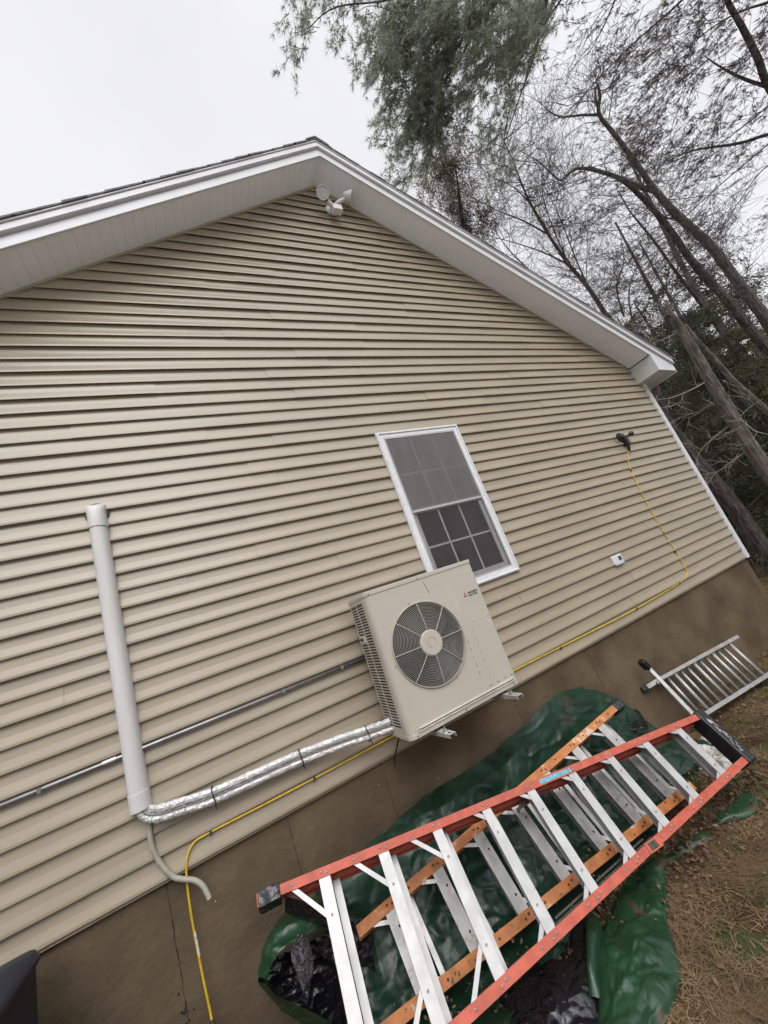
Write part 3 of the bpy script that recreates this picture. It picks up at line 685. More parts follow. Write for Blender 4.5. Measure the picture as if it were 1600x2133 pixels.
# black twin fixture with the cord hanging from it
fx = thing('twin_lamp', (5.0, -.03, 2.85), 'small black twin headed lamp fixed near the right corner with a yellow cord below', 'lamp')
q = MB(); q.lathe((5.0, -.012, 2.885), (0, -1, 0), [(0, .068), (.022, .066), (.034, .05), (.05, .03)], 20); q.box(4.975, 5.035, -.075, -.015, 2.77, 2.88); q.tube([(5.005, -.05, 2.79), (5.0, -.045, 2.73), (4.995, -.035, 2.685)], [.028, .02, .012], 10)
q.build('body', M['black'], fx, smooth=False, bevel=.004)
for sx in (-1, 1):
    q = MB(); a = Vector((5.0 + sx * .03, -.055, 2.88)); b_ = a + Vector((sx * .085, -.015, .012)); q.tube([a, b_], .011, 8)
    q.lathe(b_ + Vector((sx * -.01, 0, 0)), (sx * .9, -.3, .2), [(0, .018), (.02, .028), (.045, .03), (.048, .024)], 14); q.build('lamp_head', M['black'], fx)
# floodlight at the gable peak
fl = thing('floodlight', (2.12, -.03, 6.2), 'grey twin headed motion floodlight mounted under the gable peak', 'floodlight')
q = MB(); q.lathe((2.10, -.014, 6.27), (0, -1, 0), [(0, .075), (.02, .075), (.035, .05), (.05, .02)], 20)
q.tube(cr([(2.10, -.05, 6.27), (2.07, -.10, 6.235), (2.02, -.12, 6.26)], 5), .026, 10)
q.tube(cr([(2.10, -.05, 6.27), (2.16, -.11, 6.29), (2.24, -.13, 6.33)], 5), .022, 10)
q.box(2.045, 2.155, -.15, -.08, 6.12, 6.19); q.tube([(2.10, -.06, 6.25), (2.10, -.11, 6.17)], .03, 10)
q.build('mount', M['duct'], fl, bevel=.012)
for c_, ax in (((1.97, -.15, 6.30), Vector((-.35, -.75, -.55))), ((2.28, -.15, 6.36), Vector((.85, -.3, -.42)))):
    q = MB(); q.cur = 0; q.lathe(Vector(c_), ax, [(-.045, .018), (-.036, .04), (0, .052), (.048, .069), (.058, .071), (.058, .064), (.050, .063)], 26)
    hd = q.build('lamp_head', M['duct'], fl); ax = ax.normalized()
    q = MB(); q.lathe(Vector(c_) + ax * .050, ax, [(0, .062), (.002, .060), (.004, .035)], 26); q.build('lens', M['muntin'], hd)
# ================================================================== BIN
bn = thing('bin', (-1.2, -.5, 0), 'dark navy plastic bin standing against the foundation at the left edge', 'bin')
q = MB()
def rr_rect(x0, x1, y0, y1, z, r_):
    o = []
    for (cx_, cy_, a0) in ((x1 - r_, y1 - r_, 0), (x0 + r_, y1 - r_, 90), (x0 + r_, y0 + r_, 180), (x1 - r_, y0 + r_, 270)):
        for i in range(6): a = math.radians(a0 + i * 18); o.append(Vector((cx_ + r_ * math.cos(a), cy_ + r_ * math.sin(a), z)))
    o.append(o[0]); return o
q.grid([rr_rect(-1.42, -.93, -.72, -.20, 0, .05), rr_rect(-1.46, -.90, -.76, -.17, .99, .05)])
q.build('body', M['bin'], bn, smooth=True)
q = MB(); q.grid([rr_rect(-1.47, -.895, -.77, -.165, .98, .055), rr_rect(-1.475, -.888, -.775, -.16, .99, .055), rr_rect(-1.475, -.888, -.775, -.16, 1.01, .055), rr_rect(-1.46, -.90, -.76, -.17, 1.028, .05), rr_rect(-1.38, -.98, -.68, -.25, 1.05, .05)])
q.poly(rr_rect(-1.38, -.98, -.68, -.25, 1.05, .05)[:-1]); q.build('lid', M['bin'], bn, smooth=True)
# ================================================================== LADDERS
def rodrig(v):
    v = Vector(v); return Matrix.Rotation(v.length, 3, v.normalized())
def frame_of(rv, t): 
    R_ = rodrig(rv); t = Vector(t); return lambda a, b, c: R_ @ Vector((a, b, c)) + t
def TF(F): return lambda p: F(p.x, p.y, p.z)
PIT = .305
# --- big red stepladder
F = frame_of((0.89467153, 0.02916344, -0.10729175), (-0.10000238, -0.55673236, 0.52414448)); T = TF(F)
W0, TP = .70935, .04216 / PIT
def hw(a): return (W0 - TP * a) / 2
lad = thing('stepladder', F(1.5, -.3, -.1), 'large red fibreglass stepladder with aluminium steps lying on its side on top', 'stepladder')
up = (F(0, 0, 1) - F(0, 0, 0))
A0, A1 = .075, 2.99
for sd_ in (1, -1):
    q = MB(); fl_ = .0195
    def rail(qm, a0, a1, c0, c1, fw_, th, extra=0, inset=0):
        # C channel : front flange, web, back flange
        for (b0, b1, ca, cb) in ((-fw_, fw_, c0 - th, c0), (fw_ - th, fw_, c1, c0 - th), (-fw_, fw_, c1 - th, c1)):
            P_ = []
            for a in (a0, a1):
                for c_ in (ca, cb):
                    for b_ in (b0, b1): P_.append(F(a, sd_ * (hw(a) - inset + b_), c_))
            i = len(qm.v); qm.v += [tuple(p) for p in P_]
            for f_ in ((0, 2, 3, 1), (4, 5, 7, 6), (0, 1, 5, 4), (2, 6, 7, 3), (0, 4, 6, 2), (1, 3, 7, 5)): qm.f.append(tuple(i + x for x in f_)); qm.mi.append(qm.cur)
    a0_ = A0 if sd_ > 0 else -.1
    rail(q, a0_, A1, 0, -.078, fl_, .004)
    q.cur = 1
    for k_ in range(1, 10):
        for da in (-.013, .013):
            a = PIT * k_ + da; q.ball(F(a, sd_ * (hw(a) - .004 * (1 if da > 0 else -1)), .001), .0072, 8)
    for k_ in range(0, 10):
        a = PIT * (k_ + (.5 if k_ < 3 else .74)); q.ball(F(a, sd_ * hw(a), .001), .0065, 8)
    if sd_ > 0:
        q.cur = 2; q.box(1.60, 1.83, hw(1.6) - .012, hw(1.6) + .010, .0005, .0012, lambda p: F(p.x, p.y - TP / 2 * (p.x - 1.6), p.z))
    q.build('rail', [M['coral'], M['rivet'], M['blue']], lad)
    q = MB(); rail(q, .16, 2.93, -.092, -.150, .018, .004, inset=.004); q.build('rear_rail', M['coral'], lad)
for k_ in range(1, 10):
    a = PIT * k_; h_ = hw(a) - .012
    q = MB()
    q.box(a - .030, a + .024, -h_, h_, -.0045, -.0012 - .003, T)          # front flange
    q.box(a - .030, a - .026, -h_, h_, -.011, -.0045, T)
    q.box(a + .0205, a + .024, -h_, h_, -.076, -.0045, T)                 # tread
    for c_ in (-.015, -.026, -.037, -.048, -.059): q.box(a + .024, a + .0265, -h_, h_, c_ - .0025, c_ + .0025, T)
    q.box(a - .012, a + .0205, -h_, h_, -.079, -.076, T)
    q.cur = 1
    for b_ in (-.62, .55): q.ball(F(a - .004, b_ * h_, -.001), .0055, 8)
    q.build('step', [M['alu'], M['rivet']], lad)
    q = MB(); ao = a + .052 if k_ < 9 else a + .02; hb = hw(ao) - .01
    q.box(ao - .016, ao + .020, -hb, hb, -.108, -.104, T); q.box(ao + .016, ao + .020, -hb, hb, -.138, -.108, T); q.box(ao - .016, ao - .012, -hb, hb, -.122, -.108, T)
    q.build('rear_bar', M['alu'] if k_ < 4 else M['alud'], lad)
    for sd_ in (1, -1):
        q = MB()
        if k_ <= 3: ar = a - PIT * .5; bs = .55
        else: ar = a - PIT * .26; bs = .80
        q.bar(F(ar, sd_ * (hw(ar) - .012), -.008), F(a - .022, sd_ * hw(a) * bs, -.012), .020, .004, up)
        q.build('brace', M['alu'], lad)
# feet and cap
q = MB()
q.box(-.004, .095, hw(0) - .036, hw(0) + .025, -.095, .008, T); q.cur = 1; q.box(-.010, -.004, hw(0) - .032, hw(0) + .022, -.09, .004, T)
q.build('foot', [M['blackp'], M['coral']], lad, bevel=.006)
q = MB(); q.prism([F(.11, hw(.1) - .01, -.10), F(.30, hw(.3) - .12, -.10), F(.34, hw(.3) - .15, -.13), F(.30, hw(.3) - .18, -.15), F(.10, hw(.1) - .05, -.15)], up * .028)
q.build('rear_foot', M['blackp'], lad)
q = MB(); q.box(2.965, 3.045, -hw(3) - .030, hw(3) + .034, -.110, .012, T); cp = q.build('top_cap', M['black'], lad, bevel=.01)
q = MB(); random.seed(2)
for i in range(26):
    b_ = -.12 + .22 * random.random(); c_ = .0125
    a_ = 3.005 + random.uniform(-.014, .014); l_ = random.uniform(.006, .03)
    q.bar(F(a_, b_, c_), F(a_ + random.uniform(-.006, .006), b_ + l_, c_), .003, .0008, up)
q.build('worn_marks', M['scuff'], cp)
q = MB()   # folded spreader bars
q.bar(F(1.42, .20, -.088), F(1.80, .23, -.088), .014, .006, up); q.bar(F(1.42, .188, -.086), F(1.48, .23, -.086), .014, .012, up)
q.bar(F(1.25, -.245, -.088), F(2.05, -.19, -.088), .010, .006, up); q.bar(F(1.30, -.225, -.088), F(2.0, -.175, -.088), .008, .006, up)
q.build('spreader', M['grime'], lad)
# latch cutout plate on near rail
q = MB(); a = 1.92; q.box(a, a + .10, -hw(a) - .020, -hw(a) + .024, .0008, .005, T); q.cur = 1; q.box(a + .018, a + .075, -hw(a) - .014, -hw(a) + .018, .005, .0058, T)
q.build('latch_plate', [M['coral'], M['grime']], lad)
# --- old orange stepladder underneath
F = frame_of((.893, -.068, -.043), (.524, -.374, .28)); T = TF(F); up = (F(0, 0, 1) - F(0, 0, 0))
def hw(a): return (.344 + .034 / PIT * a) / 2
old = thing('stepladder', F(1, -.2, -.1), 'weathered orange stepladder lying beneath the red one', 'stepladder')
for sd_ in (1, -1):
    q = MB(); rail(q, -.19 if sd_ > 0 else -.55, 6.72 * PIT if sd_ > 0 else 6.62 * PIT, 0, -.07, .024, .004); q.cur = 1
    for k_ in range(0, 7):
        for da in (-.014, .014): a = PIT * k_ + da; q.ball(F(a, sd_ * (hw(a) - .004 * (1 if da > 0 else -1)), .001), .006, 8)
        a = PIT * (k_ + .4); q.ball(F(a, sd_ * hw(a), .001), .006, 8)
    q.build('rail', [M['orange'], M['grime']], old)
for k_ in range(0, 7):
    a = PIT * k_; h_ = hw(a) - .012; q = MB()
    q.box(a - .022, a + .032, -h_, h_, -.0075, -.0045, T)
    q.box(a - .022, a - .0185, -h_, h_, -.078, -.0075, T)
    for c_ in (-.022, -.042, -.062): q.box(a - .0265, a - .022, -h_, h_, c_ - .006, c_ + .006, T)
    q.box(a - .036, a - .022, -h_, h_, -.012, -.0045, T)
    q.cur = 1
    for b_ in (-.6, .5): q.ball(F(a + .008, b_ * h_, -.003), .006, 8)
    q.build('step', [M['alud'], M['grime']], old)
    q = MB(); ao = a + .13; hb = hw(ao) - .02; q.box(ao - .015, ao + .012, -hb, hb, -.125, -.121, T); q.box(ao + .008, ao + .012, -hb, hb, -.15, -.125, T)
    q.build('rear_bar', M['alud'], old)
    for sd_ in (1, -1):
        q = MB(); ar = a - PIT * .38 if sd_ > 0 else a + PIT * .3
        q.bar(F(ar, sd_ * (hw(ar) - .015), -.012), F(a, sd_ * hw(a) * .62, -.014), .018, .004, up); q.build('brace', M['alud'], old)
q = MB(); a = 6.70 * PIT; q.box(a, a + .085, hw(a) - .032, hw(a) + .030, -.085, .008, T); q.tube([F(a + .06, hw(a) - .01, -.03), F(a + .10, hw(a) + .02, -.03)], .03, 10)
q.build('foot', M['black'], old, bevel=.008)
# --- third ladder leg poking out above the tarp
lg = thing('ladder_leg', (2.5, -.1, .6), 'short red ladder leg with black foot poking out above the green tarp', 'ladder')
pa, pb, pc = aty(1150, 1478, -.03), aty(1196, 1450, -.03), aty(1214, 1438, -.03)
q = MB(); q.bar(pa, pb, .035, .03); q.build('rail', M['coral'], lg)
q = MB(); q.tube([pb - (pc - pb) * .2, pc], [.026, .030], 10); q.build('foot', M['black'], lg)
# --- aluminium extension ladder at the right
S_ = .90
def sc_t(p): return CAM + (Vector(p) - CAM) * S_
F0 = frame_of((1.099, -0.076, -0.138), (4.122, 0.097, 0.091))
def F(a, b, c): return sc_t(F0(a, b, c))
T = TF(F); up = (F(0, 0, 1) - F(0, 0, 0)).normalized()
al = thing('extension_ladder', F(.5, 0, -.1), 'bare aluminium extension ladder with closely set rungs lying by the foundation', 'ladder')
for sd_ in (1, -1):
    q = MB(); h_ = .205; a0_, a1_ = (-.24, 1.08) if sd_ > 0 else (-.14, 2.2)
    q.box(a0_, a1_, min(sd_ * (h_ - .016), sd_ * (h_ + .018)), max(sd_ * (h_ - .016), sd_ * (h_ + .018)), -.004, 0, T)
    q.box(a0_, a1_, min(sd_ * h_, sd_ * (h_ + .004)), max(sd_ * h_, sd_ * (h_ + .004)), -.075, -.004, T)
    q.box(a0_, a1_, min(sd_ * (h_ - .016), sd_ * (h_ + .018)), max(sd_ * (h_ - .016), sd_ * (h_ + .018)), -.079, -.075, T)
    q.build('rail', M['alud'], al, bevel=.001)
for i in range(-2, 10):
    a = (i / 3) * .305
    q = MB(); c_ = -.030 if i % 3 == 0 else -.042; r_ = .0165 if i % 3 == 0 else .0145
    q.tube([F(a, -.198, c_), F(a, .198, c_)], r_, 12); q.build('rung', M['alu'] if i % 3 == 0 else M['alud'], al, smooth=True)
q = MB(); q.bar(aty(1352, 1392, -.12), atz(1481, 1527, .10), .035, .012); st = q.build('stabiliser_bar', M['alud'], al)
q = MB(); p_ = aty(1335, 1377, -.12); q2 = aty(1350, 1392, -.12); q.bar(p_, q2, .06, .05); q.build('foot', M['black'], al, bevel=.008)
q = MB(); p_ = F(-.24, .205, -.03); q.bar(p_, F(-.39, .20, -.04), .035, .02, up); q.ball(F(-.27, .19, -.01), .016, 8); q.build('foot_bracket', M['alu'], al)
q = MB(); q.bar(F(-.39, .20, -.04), F(-.46, .20, -.045), .045, .03, up); q.build('foot', M['black'], al, bevel=.006)
# ================================================================== TARPS, PLASTIC
def ridg(p): return 1 - abs(2 * (mn.noise(p) * .5 + .5) - 1) * 1.0
def crumple(p, amp, s_, seed=0):
    q_ = Vector(p) * s_ + Vector((seed * 7.3, seed * 3.1, seed))
    q_ = Vector((q_.x * .7 + q_.y * .3, q_.y * .9, q_.z)) * .75
    def cz(v, w_): return max(0.0, 1 - abs(v) / w_)
    a = mn.noise(q_ * .8); b_ = cz(mn.noise(q_ * 1.1 + Vector((5, 2, 1))), .16); c_ = cz(mn.noise(q_ * 2.3 + Vector((1, 8, 3))), .12); d_ = cz(mn.noise(q_ * 4.6 + Vector((3, 3, 9))), .12)
    f_ = abs(mn.noise(q_ * 1.7 + Vector((9, 1, 1))))
    e_ = 0.0
    for i_, (vx, vy) in enumerate(((.93, .37), (-.45, .89), (.99, -.1))):      # straight fold creases running across the sheet
        u_ = (q_.x * vx + q_.y * vy) * (1.1 + i_ * .45) + .35 * mn.noise(q_ * .6 + Vector((i_ * 4.0, 0, 0)))
        e_ += (abs((u_ % 1.0) - .5) * 2 - .5) * (.55, .42, .30)[i_] * (0.5 + mn.noise(q_ * .5 + Vector((0, i_ * 5.0, 0))))
    wq = Vector(p) * s_ * .55 + Vector((seed * 3.3, seed * 1.7, seed)) + .25 * mn.noise_vector(Vector(p) * s_ * .5)
    v1 = mn.voronoi(wq)[0]; v2 = mn.voronoi(wq * 2.7 + Vector((3, 7, 1)))[0]; v3 = mn.voronoi(wq * 6.1)[0]
    fac = (v1[1] - v1[0]) * 1.2 + (v2[1] - v2[0]) * .55 + (v3[1] - v3[0]) * .20
    return amp * (a * 1.0 + c_ * .15 + e_ * .7 + fac - .55)
tarp = thing('tarp', (1.4, -.3, 0), 'crumpled dark green tarp heaped against the foundation behind and under the ladders', 'tarp')
top = [(-.06, .50), (.04, .575), (.3, .585), (.65, .612), (.96, .665), (1.2, .66), (1.44, .655), (1.7, .68), (1.94, .70), (2.2, .755), (2.4, .765), (2.585, .72), (2.75, .63), (2.93, .49), (3.06, .34), (3.15, .22), (3.25, .06)]
def interp(tb, x):
    for (a, b_), (c_, d_) in zip(tb, tb[1:]):
        if x <= c_: return b_ + (d_ - b_) * (x - a) / (c_ - a)
    return tb[-1][1]
rows = []; NX, NV = 330, 110
for j in range(NV + 1):
    v = j / NV; row = []
    for i in range(NX + 1):
        x = lerp(.20, 3.25, i / NX); zt = interp(top, x) + .012 * nz((x * 6, 1, 1)) + .006 * nz((x * 17, 1, 4))
        prof = [(0, -.05, zt), (.12, -.085, zt * .86), (.30, -.14, min(zt * .62, .40)), (.48, -.22, min(zt * .36, .22)), (.66, -.36, .09), (.84, -.50 + .05 * min(1, max(0, x - 1.5)), .045), (1.0, -(.74 - .14 * min(1, max(0, x - .8)) - .16 * min(1, max(0, x - 2.2))) + .03 * nz((x * 4, 2, 2)), .03)]
        for (v0, y0_, z0_), (v1, y1_, z1_) in zip(prof, prof[1:]):
            if v <= v1: t_ = (v - v0) / (v1 - v0); y_ = lerp(y0_, y1_, t_); z_ = lerp(z0_, z1_, t_); break
        env = min(1, v * 9) * .85 + .15
        p = Vector((x, y_, z_)); n_ = Vector((0, -.75, .65)) if v < .6 else Vector((0, -.2, .98))
        p += n_ * crumple((x, y_ * 1.3, z_), .038 * env, 3.4, 1); p.x += .02 * nz((x * 3, v * 6, 2))
        p.z = max(p.z, .02); p.y = min(p.y, -.02)
        row.append(p)
    rows.append(row)
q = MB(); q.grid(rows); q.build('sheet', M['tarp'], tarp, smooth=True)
# outer fold lying on the grass at lower right
def patch(name, left, right, mt, parent, z0=.03, hgt_=.10, amp=.022, scl=5, seed=0, n=96, m=64, lift=0.0, smooth=True):
    Lc = cr([atz(*p, z0) for p in left], 10); Rc = cr([atz(*p, z0) for p in right], 10)
    def samp(cv_, t_):
        f_ = t_ * (len(cv_) - 1); i = min(int(f_), len(cv_) - 2); return cv_[i].lerp(cv_[i + 1], f_ - i)
    q = MB(); rows = []
    for i in range(n + 1):
        a, b_ = samp(Lc, i / n), samp(Rc, i / n); row = []
        for j in range(m + 1):
            t_ = j / m; p = a.lerp(b_, t_); e_ = math.sin(math.pi * t_) ** .45 if 0 < t_ < 1 else 0; e2 = min(1, min(i, n - i) / (n * .12))
            p = p + Vector((.014 * nz((p.x * 6, p.y * 6, seed)), .014 * nz((p.x * 6, p.y * 6, seed + 5)), 0))
            p.z = z0 - .03 + lift + hgt_ * e_ * (.35 + .65 * e2) * .5 + max(-.5 * hgt_ * e_, crumple(p, amp, scl, seed)) * (.3 + .7 * e_)
            p.z = max(p.z, hgt(p.x, p.y) + .006); row.append(p)
        rows.append(row)
    q.grid(rows); return q.build(name, mt, parent, smooth=smooth)
def sheet3(name, Lp, Rp, bulge, mt, parent, amp=.012, scl=5, seed=0, n=64, m=44):
    """crumpled sheet between two curves given in the world, bulging along a vector"""
    Lc, Rc = cr(Lp, 10), cr(Rp, 10); bulge = Vector(bulge); bn_ = bulge.normalized() if bulge.length else Vector((0, -.7, .7))
    def samp(cv_, t_):
        f_ = t_ * (len(cv_) - 1); i = min(int(f_), len(cv_) - 2); return cv_[i].lerp(cv_[i + 1], f_ - i)
    rows = []
    for i in range(n + 1):
        a, b_ = samp(Lc, i / n), samp(Rc, i / n)
        rows.append([(lambda p: p + bn_ * crumple(p, amp, scl, seed))(a.lerp(b_, j / m) + bulge * math.sin(math.pi * j / m)) for j in range(m + 1)])
    q = MB(); q.grid(rows); return q.build(name, mt, parent, smooth=True)
def Y(pts, y0, y1=None):
    y1 = y0 if y1 is None else y1
    return [aty(p[0], p[1], lerp(y0, y1, i / max(1, len(pts) - 1))) for i, p in enumerate(pts)]
# hooded fold standing up at the left end, black lining showing inside
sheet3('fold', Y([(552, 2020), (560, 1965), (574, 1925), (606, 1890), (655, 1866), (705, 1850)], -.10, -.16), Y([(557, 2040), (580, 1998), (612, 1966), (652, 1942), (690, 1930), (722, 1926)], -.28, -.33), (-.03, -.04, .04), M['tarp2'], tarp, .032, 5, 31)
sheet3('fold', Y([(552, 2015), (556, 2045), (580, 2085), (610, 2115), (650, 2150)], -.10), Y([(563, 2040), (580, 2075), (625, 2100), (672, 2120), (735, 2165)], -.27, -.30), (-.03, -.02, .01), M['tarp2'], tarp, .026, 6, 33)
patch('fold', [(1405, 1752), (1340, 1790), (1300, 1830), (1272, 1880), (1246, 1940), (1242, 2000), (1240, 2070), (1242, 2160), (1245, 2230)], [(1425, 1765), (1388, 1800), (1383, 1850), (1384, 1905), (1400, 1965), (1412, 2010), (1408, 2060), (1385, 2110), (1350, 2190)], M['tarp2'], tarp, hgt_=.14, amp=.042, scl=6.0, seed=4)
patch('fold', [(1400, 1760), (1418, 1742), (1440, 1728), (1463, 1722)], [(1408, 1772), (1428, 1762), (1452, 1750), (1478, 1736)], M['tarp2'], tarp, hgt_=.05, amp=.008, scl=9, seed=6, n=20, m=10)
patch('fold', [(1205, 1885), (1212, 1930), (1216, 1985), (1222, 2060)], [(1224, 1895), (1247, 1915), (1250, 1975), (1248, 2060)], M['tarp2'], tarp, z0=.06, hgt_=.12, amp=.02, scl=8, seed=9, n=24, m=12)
sr = patch('tarp_scrap', [(1545, 1638), (1522, 1662), (1500, 1680), (1481, 1698)], [(1568, 1644), (1574, 1668), (1550, 1690), (1492, 1706)], M['tarp2'], None, hgt_=.06, amp=.014, scl=9, seed=8, n=26, m=18)
tag(sr, 'small torn scrap of green tarp on the dry grass right of the ladders', 'tarp')
# black plastic sheeting
bp = thing('plastic_sheet', (1.0, -.8, 0), 'wrinkled black plastic sheeting bunched under the near rail of the red ladder', 'plastic sheet')
patch('sheet', [(1205, 1895), (1150, 1960), (1090, 2020), (1010, 2085), (930, 2150), (900, 2230)], [(1245, 1920), (1246, 1990), (1244, 2050), (1243, 2120), (1243, 2180), (1200, 2280)], M['blackp'], bp, z0=.03, hgt_=.11, amp=.035, scl=9, seed=12, n=60, m=50)
bl0 = None
bl = thing('plastic_sheet', (.15, -.4, 0), 'black plastic bunched inside the green tarp fold under the ladder feet', 'plastic sheet')
sheet3('sheet', Y([(556, 2000), (556, 2040), (575, 2078), (612, 2110), (650, 2150), (700, 2200)], -.12, -.20), Y([(770, 1905), (772, 1960), (782, 2020), (795, 2080), (810, 2140), (830, 2200)], -.20, -.26), (.0, .05, -.03), M['blackp'], bl, .03, 8, 35, 60, 44)
sheet3('sheet', Y([(612, 1948), (606, 1990), (618, 2030), (630, 2065)], -.30), Y([(636, 1944), (650, 1985), (652, 2030), (634, 2068)], -.30), (0, -.02, .01), M['plasticgrey'], bl, .008, 20, 36, 24, 10)
patch('sheet', [(1270, 1468), (1272, 1490), (1285, 1520)], [(1300, 1462), (1335, 1480), (1345, 1510)], M['blackp'], bp, z0=.32, hgt_=.06, amp=.02, scl=12, seed=18, n=20, m=20)
# pale crumbled debris by the ladder cap
db = patch('debris_pile', [(1440, 1545), (1430, 1575), (1470, 1610), (1500, 1635)], [(1485, 1530), (1520, 1560), (1545, 1590), (1530, 1615)], M['pale'], None, hgt_=.09, amp=.035, scl=20, seed=20, n=40, m=40)
tag(db, 'pile of pale crumbly debris under the cap end of the red ladder', 'debris')
# ================================================================== GROUND COVER
def vis(p):
    d_ = RM.transposed() @ (Vector(p) - CAM)
    if d_.z >= -.2: return None
    return (800 + FPX * d_.x / -d_.z, 1066.5 - FPX * d_.y / -d_.z)
def blade(q, p, a, L_, w_, el, bend):
    d_ = Vector((math.cos(a) * math.cos(el), math.sin(a) * math.cos(el), math.sin(el))); sd2 = Vector((-math.sin(a), math.cos(a), 0)) * w_
    m_ = p + d_ * L_ * .5 + Vector((0, 0, .0)); e_ = p + d_ * L_ + Vector((bend * -math.sin(a), bend * math.cos(a), -abs(bend) * .8)) ; e_.z = max(e_.z, p.z + .002)
    q.quad(p - sd2, p + sd2, m_ + sd2 * .8, m_ - sd2 * .8); q.tri(m_ - sd2 * .8, m_ + sd2 * .8, e_)
random.seed(31)
def clump_field(n, fn):
    k_ = 0
    while k_ < n:
        x = random.uniform(.6, 9.5); y = random.uniform(-2.6, 1.2)
        if y > -.02 and x < 6.3: continue
        v = vis((x, y, 0))
        if v is None or not (-40 < v[0] < 1650 and 1180 < v[1] < 2180): continue
        k_ += 1; fn(x, y)
qs = MB()
def dens(x, y): return mn.noise(Vector((x * 2.1, y * 2.1, 4.0)))
def f1(x, y):
    if random.random() > .10 + 1.6 * max(0, dens(x, y) + .10): return
    p = Vector((x, y, hgt(x, y) + .003)); near = y < -.55 or x > 4
    for _ in range(random.randint(3, 8)):
        blade(qs, p + Vector((random.gauss(0, .025), random.gauss(0, .025), 0)), random.uniform(0, 6.28), random.uniform(.03, .11), random.uniform(.0009, .002), random.uniform(-.05, .40), random.gauss(0, .03))
clump_field(9500, f1)
for _ in range(90):     # thick dry tufts
    x = random.uniform(1.5, 5.5); y = random.uniform(-1.9, -.6)
    if dens(x, y) < -.05: continue
    p = Vector((x, y, hgt(x, y)))
    for _ in range(60): blade(qs, p + Vector((random.gauss(0, .025), random.gauss(0, .025), 0)), random.uniform(0, 6.28), random.uniform(.05, .13), random.uniform(.0012, .0022), random.uniform(.02, .9), random.gauss(0, .05))
o = qs.build('dry_grass', M['straw']); tag(o, 'matted straw coloured dry grass over the yard', kind='stuff')
qs = MB()
def f2_(x, y):
    if random.random() > .45 + .9 * dens(x + 3, y): return
    p = Vector((x, y, hgt(x, y) + .002))
    for _ in range(5): blade(qs, p + Vector((random.gauss(0, .03), random.gauss(0, .03), 0)), random.uniform(0, 6.28), random.uniform(.04, .12), random.uniform(.0012, .0025), random.uniform(-.02, .25), random.gauss(0, .03))
clump_field(6500, f2_); o = qs.build('dead_grass', M['straw2']); tag(o, 'flattened dark brown dead grass over the yard', kind='stuff')
qs = MB()
def f3(x, y):
    if mn.noise(Vector((x * 1.6, y * 1.6, 9))) < .12: return
    p = Vector((x, y, hgt(x, y) + .002))
    for _ in range(6): blade(qs, p + Vector((random.gauss(0, .02), random.gauss(0, .02), 0)), random.uniform(0, 6.28), random.uniform(.03, .07), random.uniform(.0012, .0022), random.uniform(.2, 1.1), random.gauss(0, .01))
clump_field(3600, f3); o = qs.build('green_grass', M['green']); tag(o, 'thin green grass sprouting among the dry grass', kind='stuff')
qs = MB()
def leaf(q, p, s_, m_=1.0):
    n_ = Vector((random.gauss(0, .5), random.gauss(0, .5), 1)).normalized(); u = n_.orthogonal().normalized(); u.rotate(Matrix.Rotation(random.uniform(0, 6.28), 3, n_)); v = n_.cross(u)
    q.poly([p + u * s_ * 1.2, p + v * s_ * .5 + u * s_ * .3 + n_ * s_ * .25, p + v * s_ * .45 - u * s_ * .6, p - u * s_ * 1.1, p - v * s_ * .45 - u * s_ * .6, p - v * s_ * .5 + u * s_ * .3 + n_ * s_ * .2])
for _ in range(5200):
    r_ = random.random()
    if r_ < .55: x = random.uniform(.1, 3.2); y = random.gauss(-.72, .14)
    elif r_ < .72: x = random.uniform(2.6, 6.8); y = random.gauss(-.30, .2)
    elif r_ < .85: x = random.uniform(6.2, 12); y = random.uniform(-.5, 4)
    else: x = random.uniform(.5, 6); y = random.uniform(-2, -.5)
    if y > -.02 and x < 6.25: continue
    leaf(qs, Vector((x, y, hgt(x, y) + random.uniform(.01, .05 if y > -.9 else .015))), random.uniform(.006, .017))
o = qs.build('leaf_litter', M['litter']); tag(o, 'brown dead leaves scattered under the ladders and along the wall', kind='stuff')
# leaves lodged on the orange ladder and small twigs
qs = MB()
for _ in range(260):
    x = random.uniform(.2, 2.6); leaf(qs, Vector((x, random.gauss(-.56, .07), .10 + random.random() * .06)), random.uniform(.005, .012))
o = qs.build('caught_leaves', M['litter']); tag(o, 'dead leaves caught on the tarp between the ladder rails', kind='stuff')
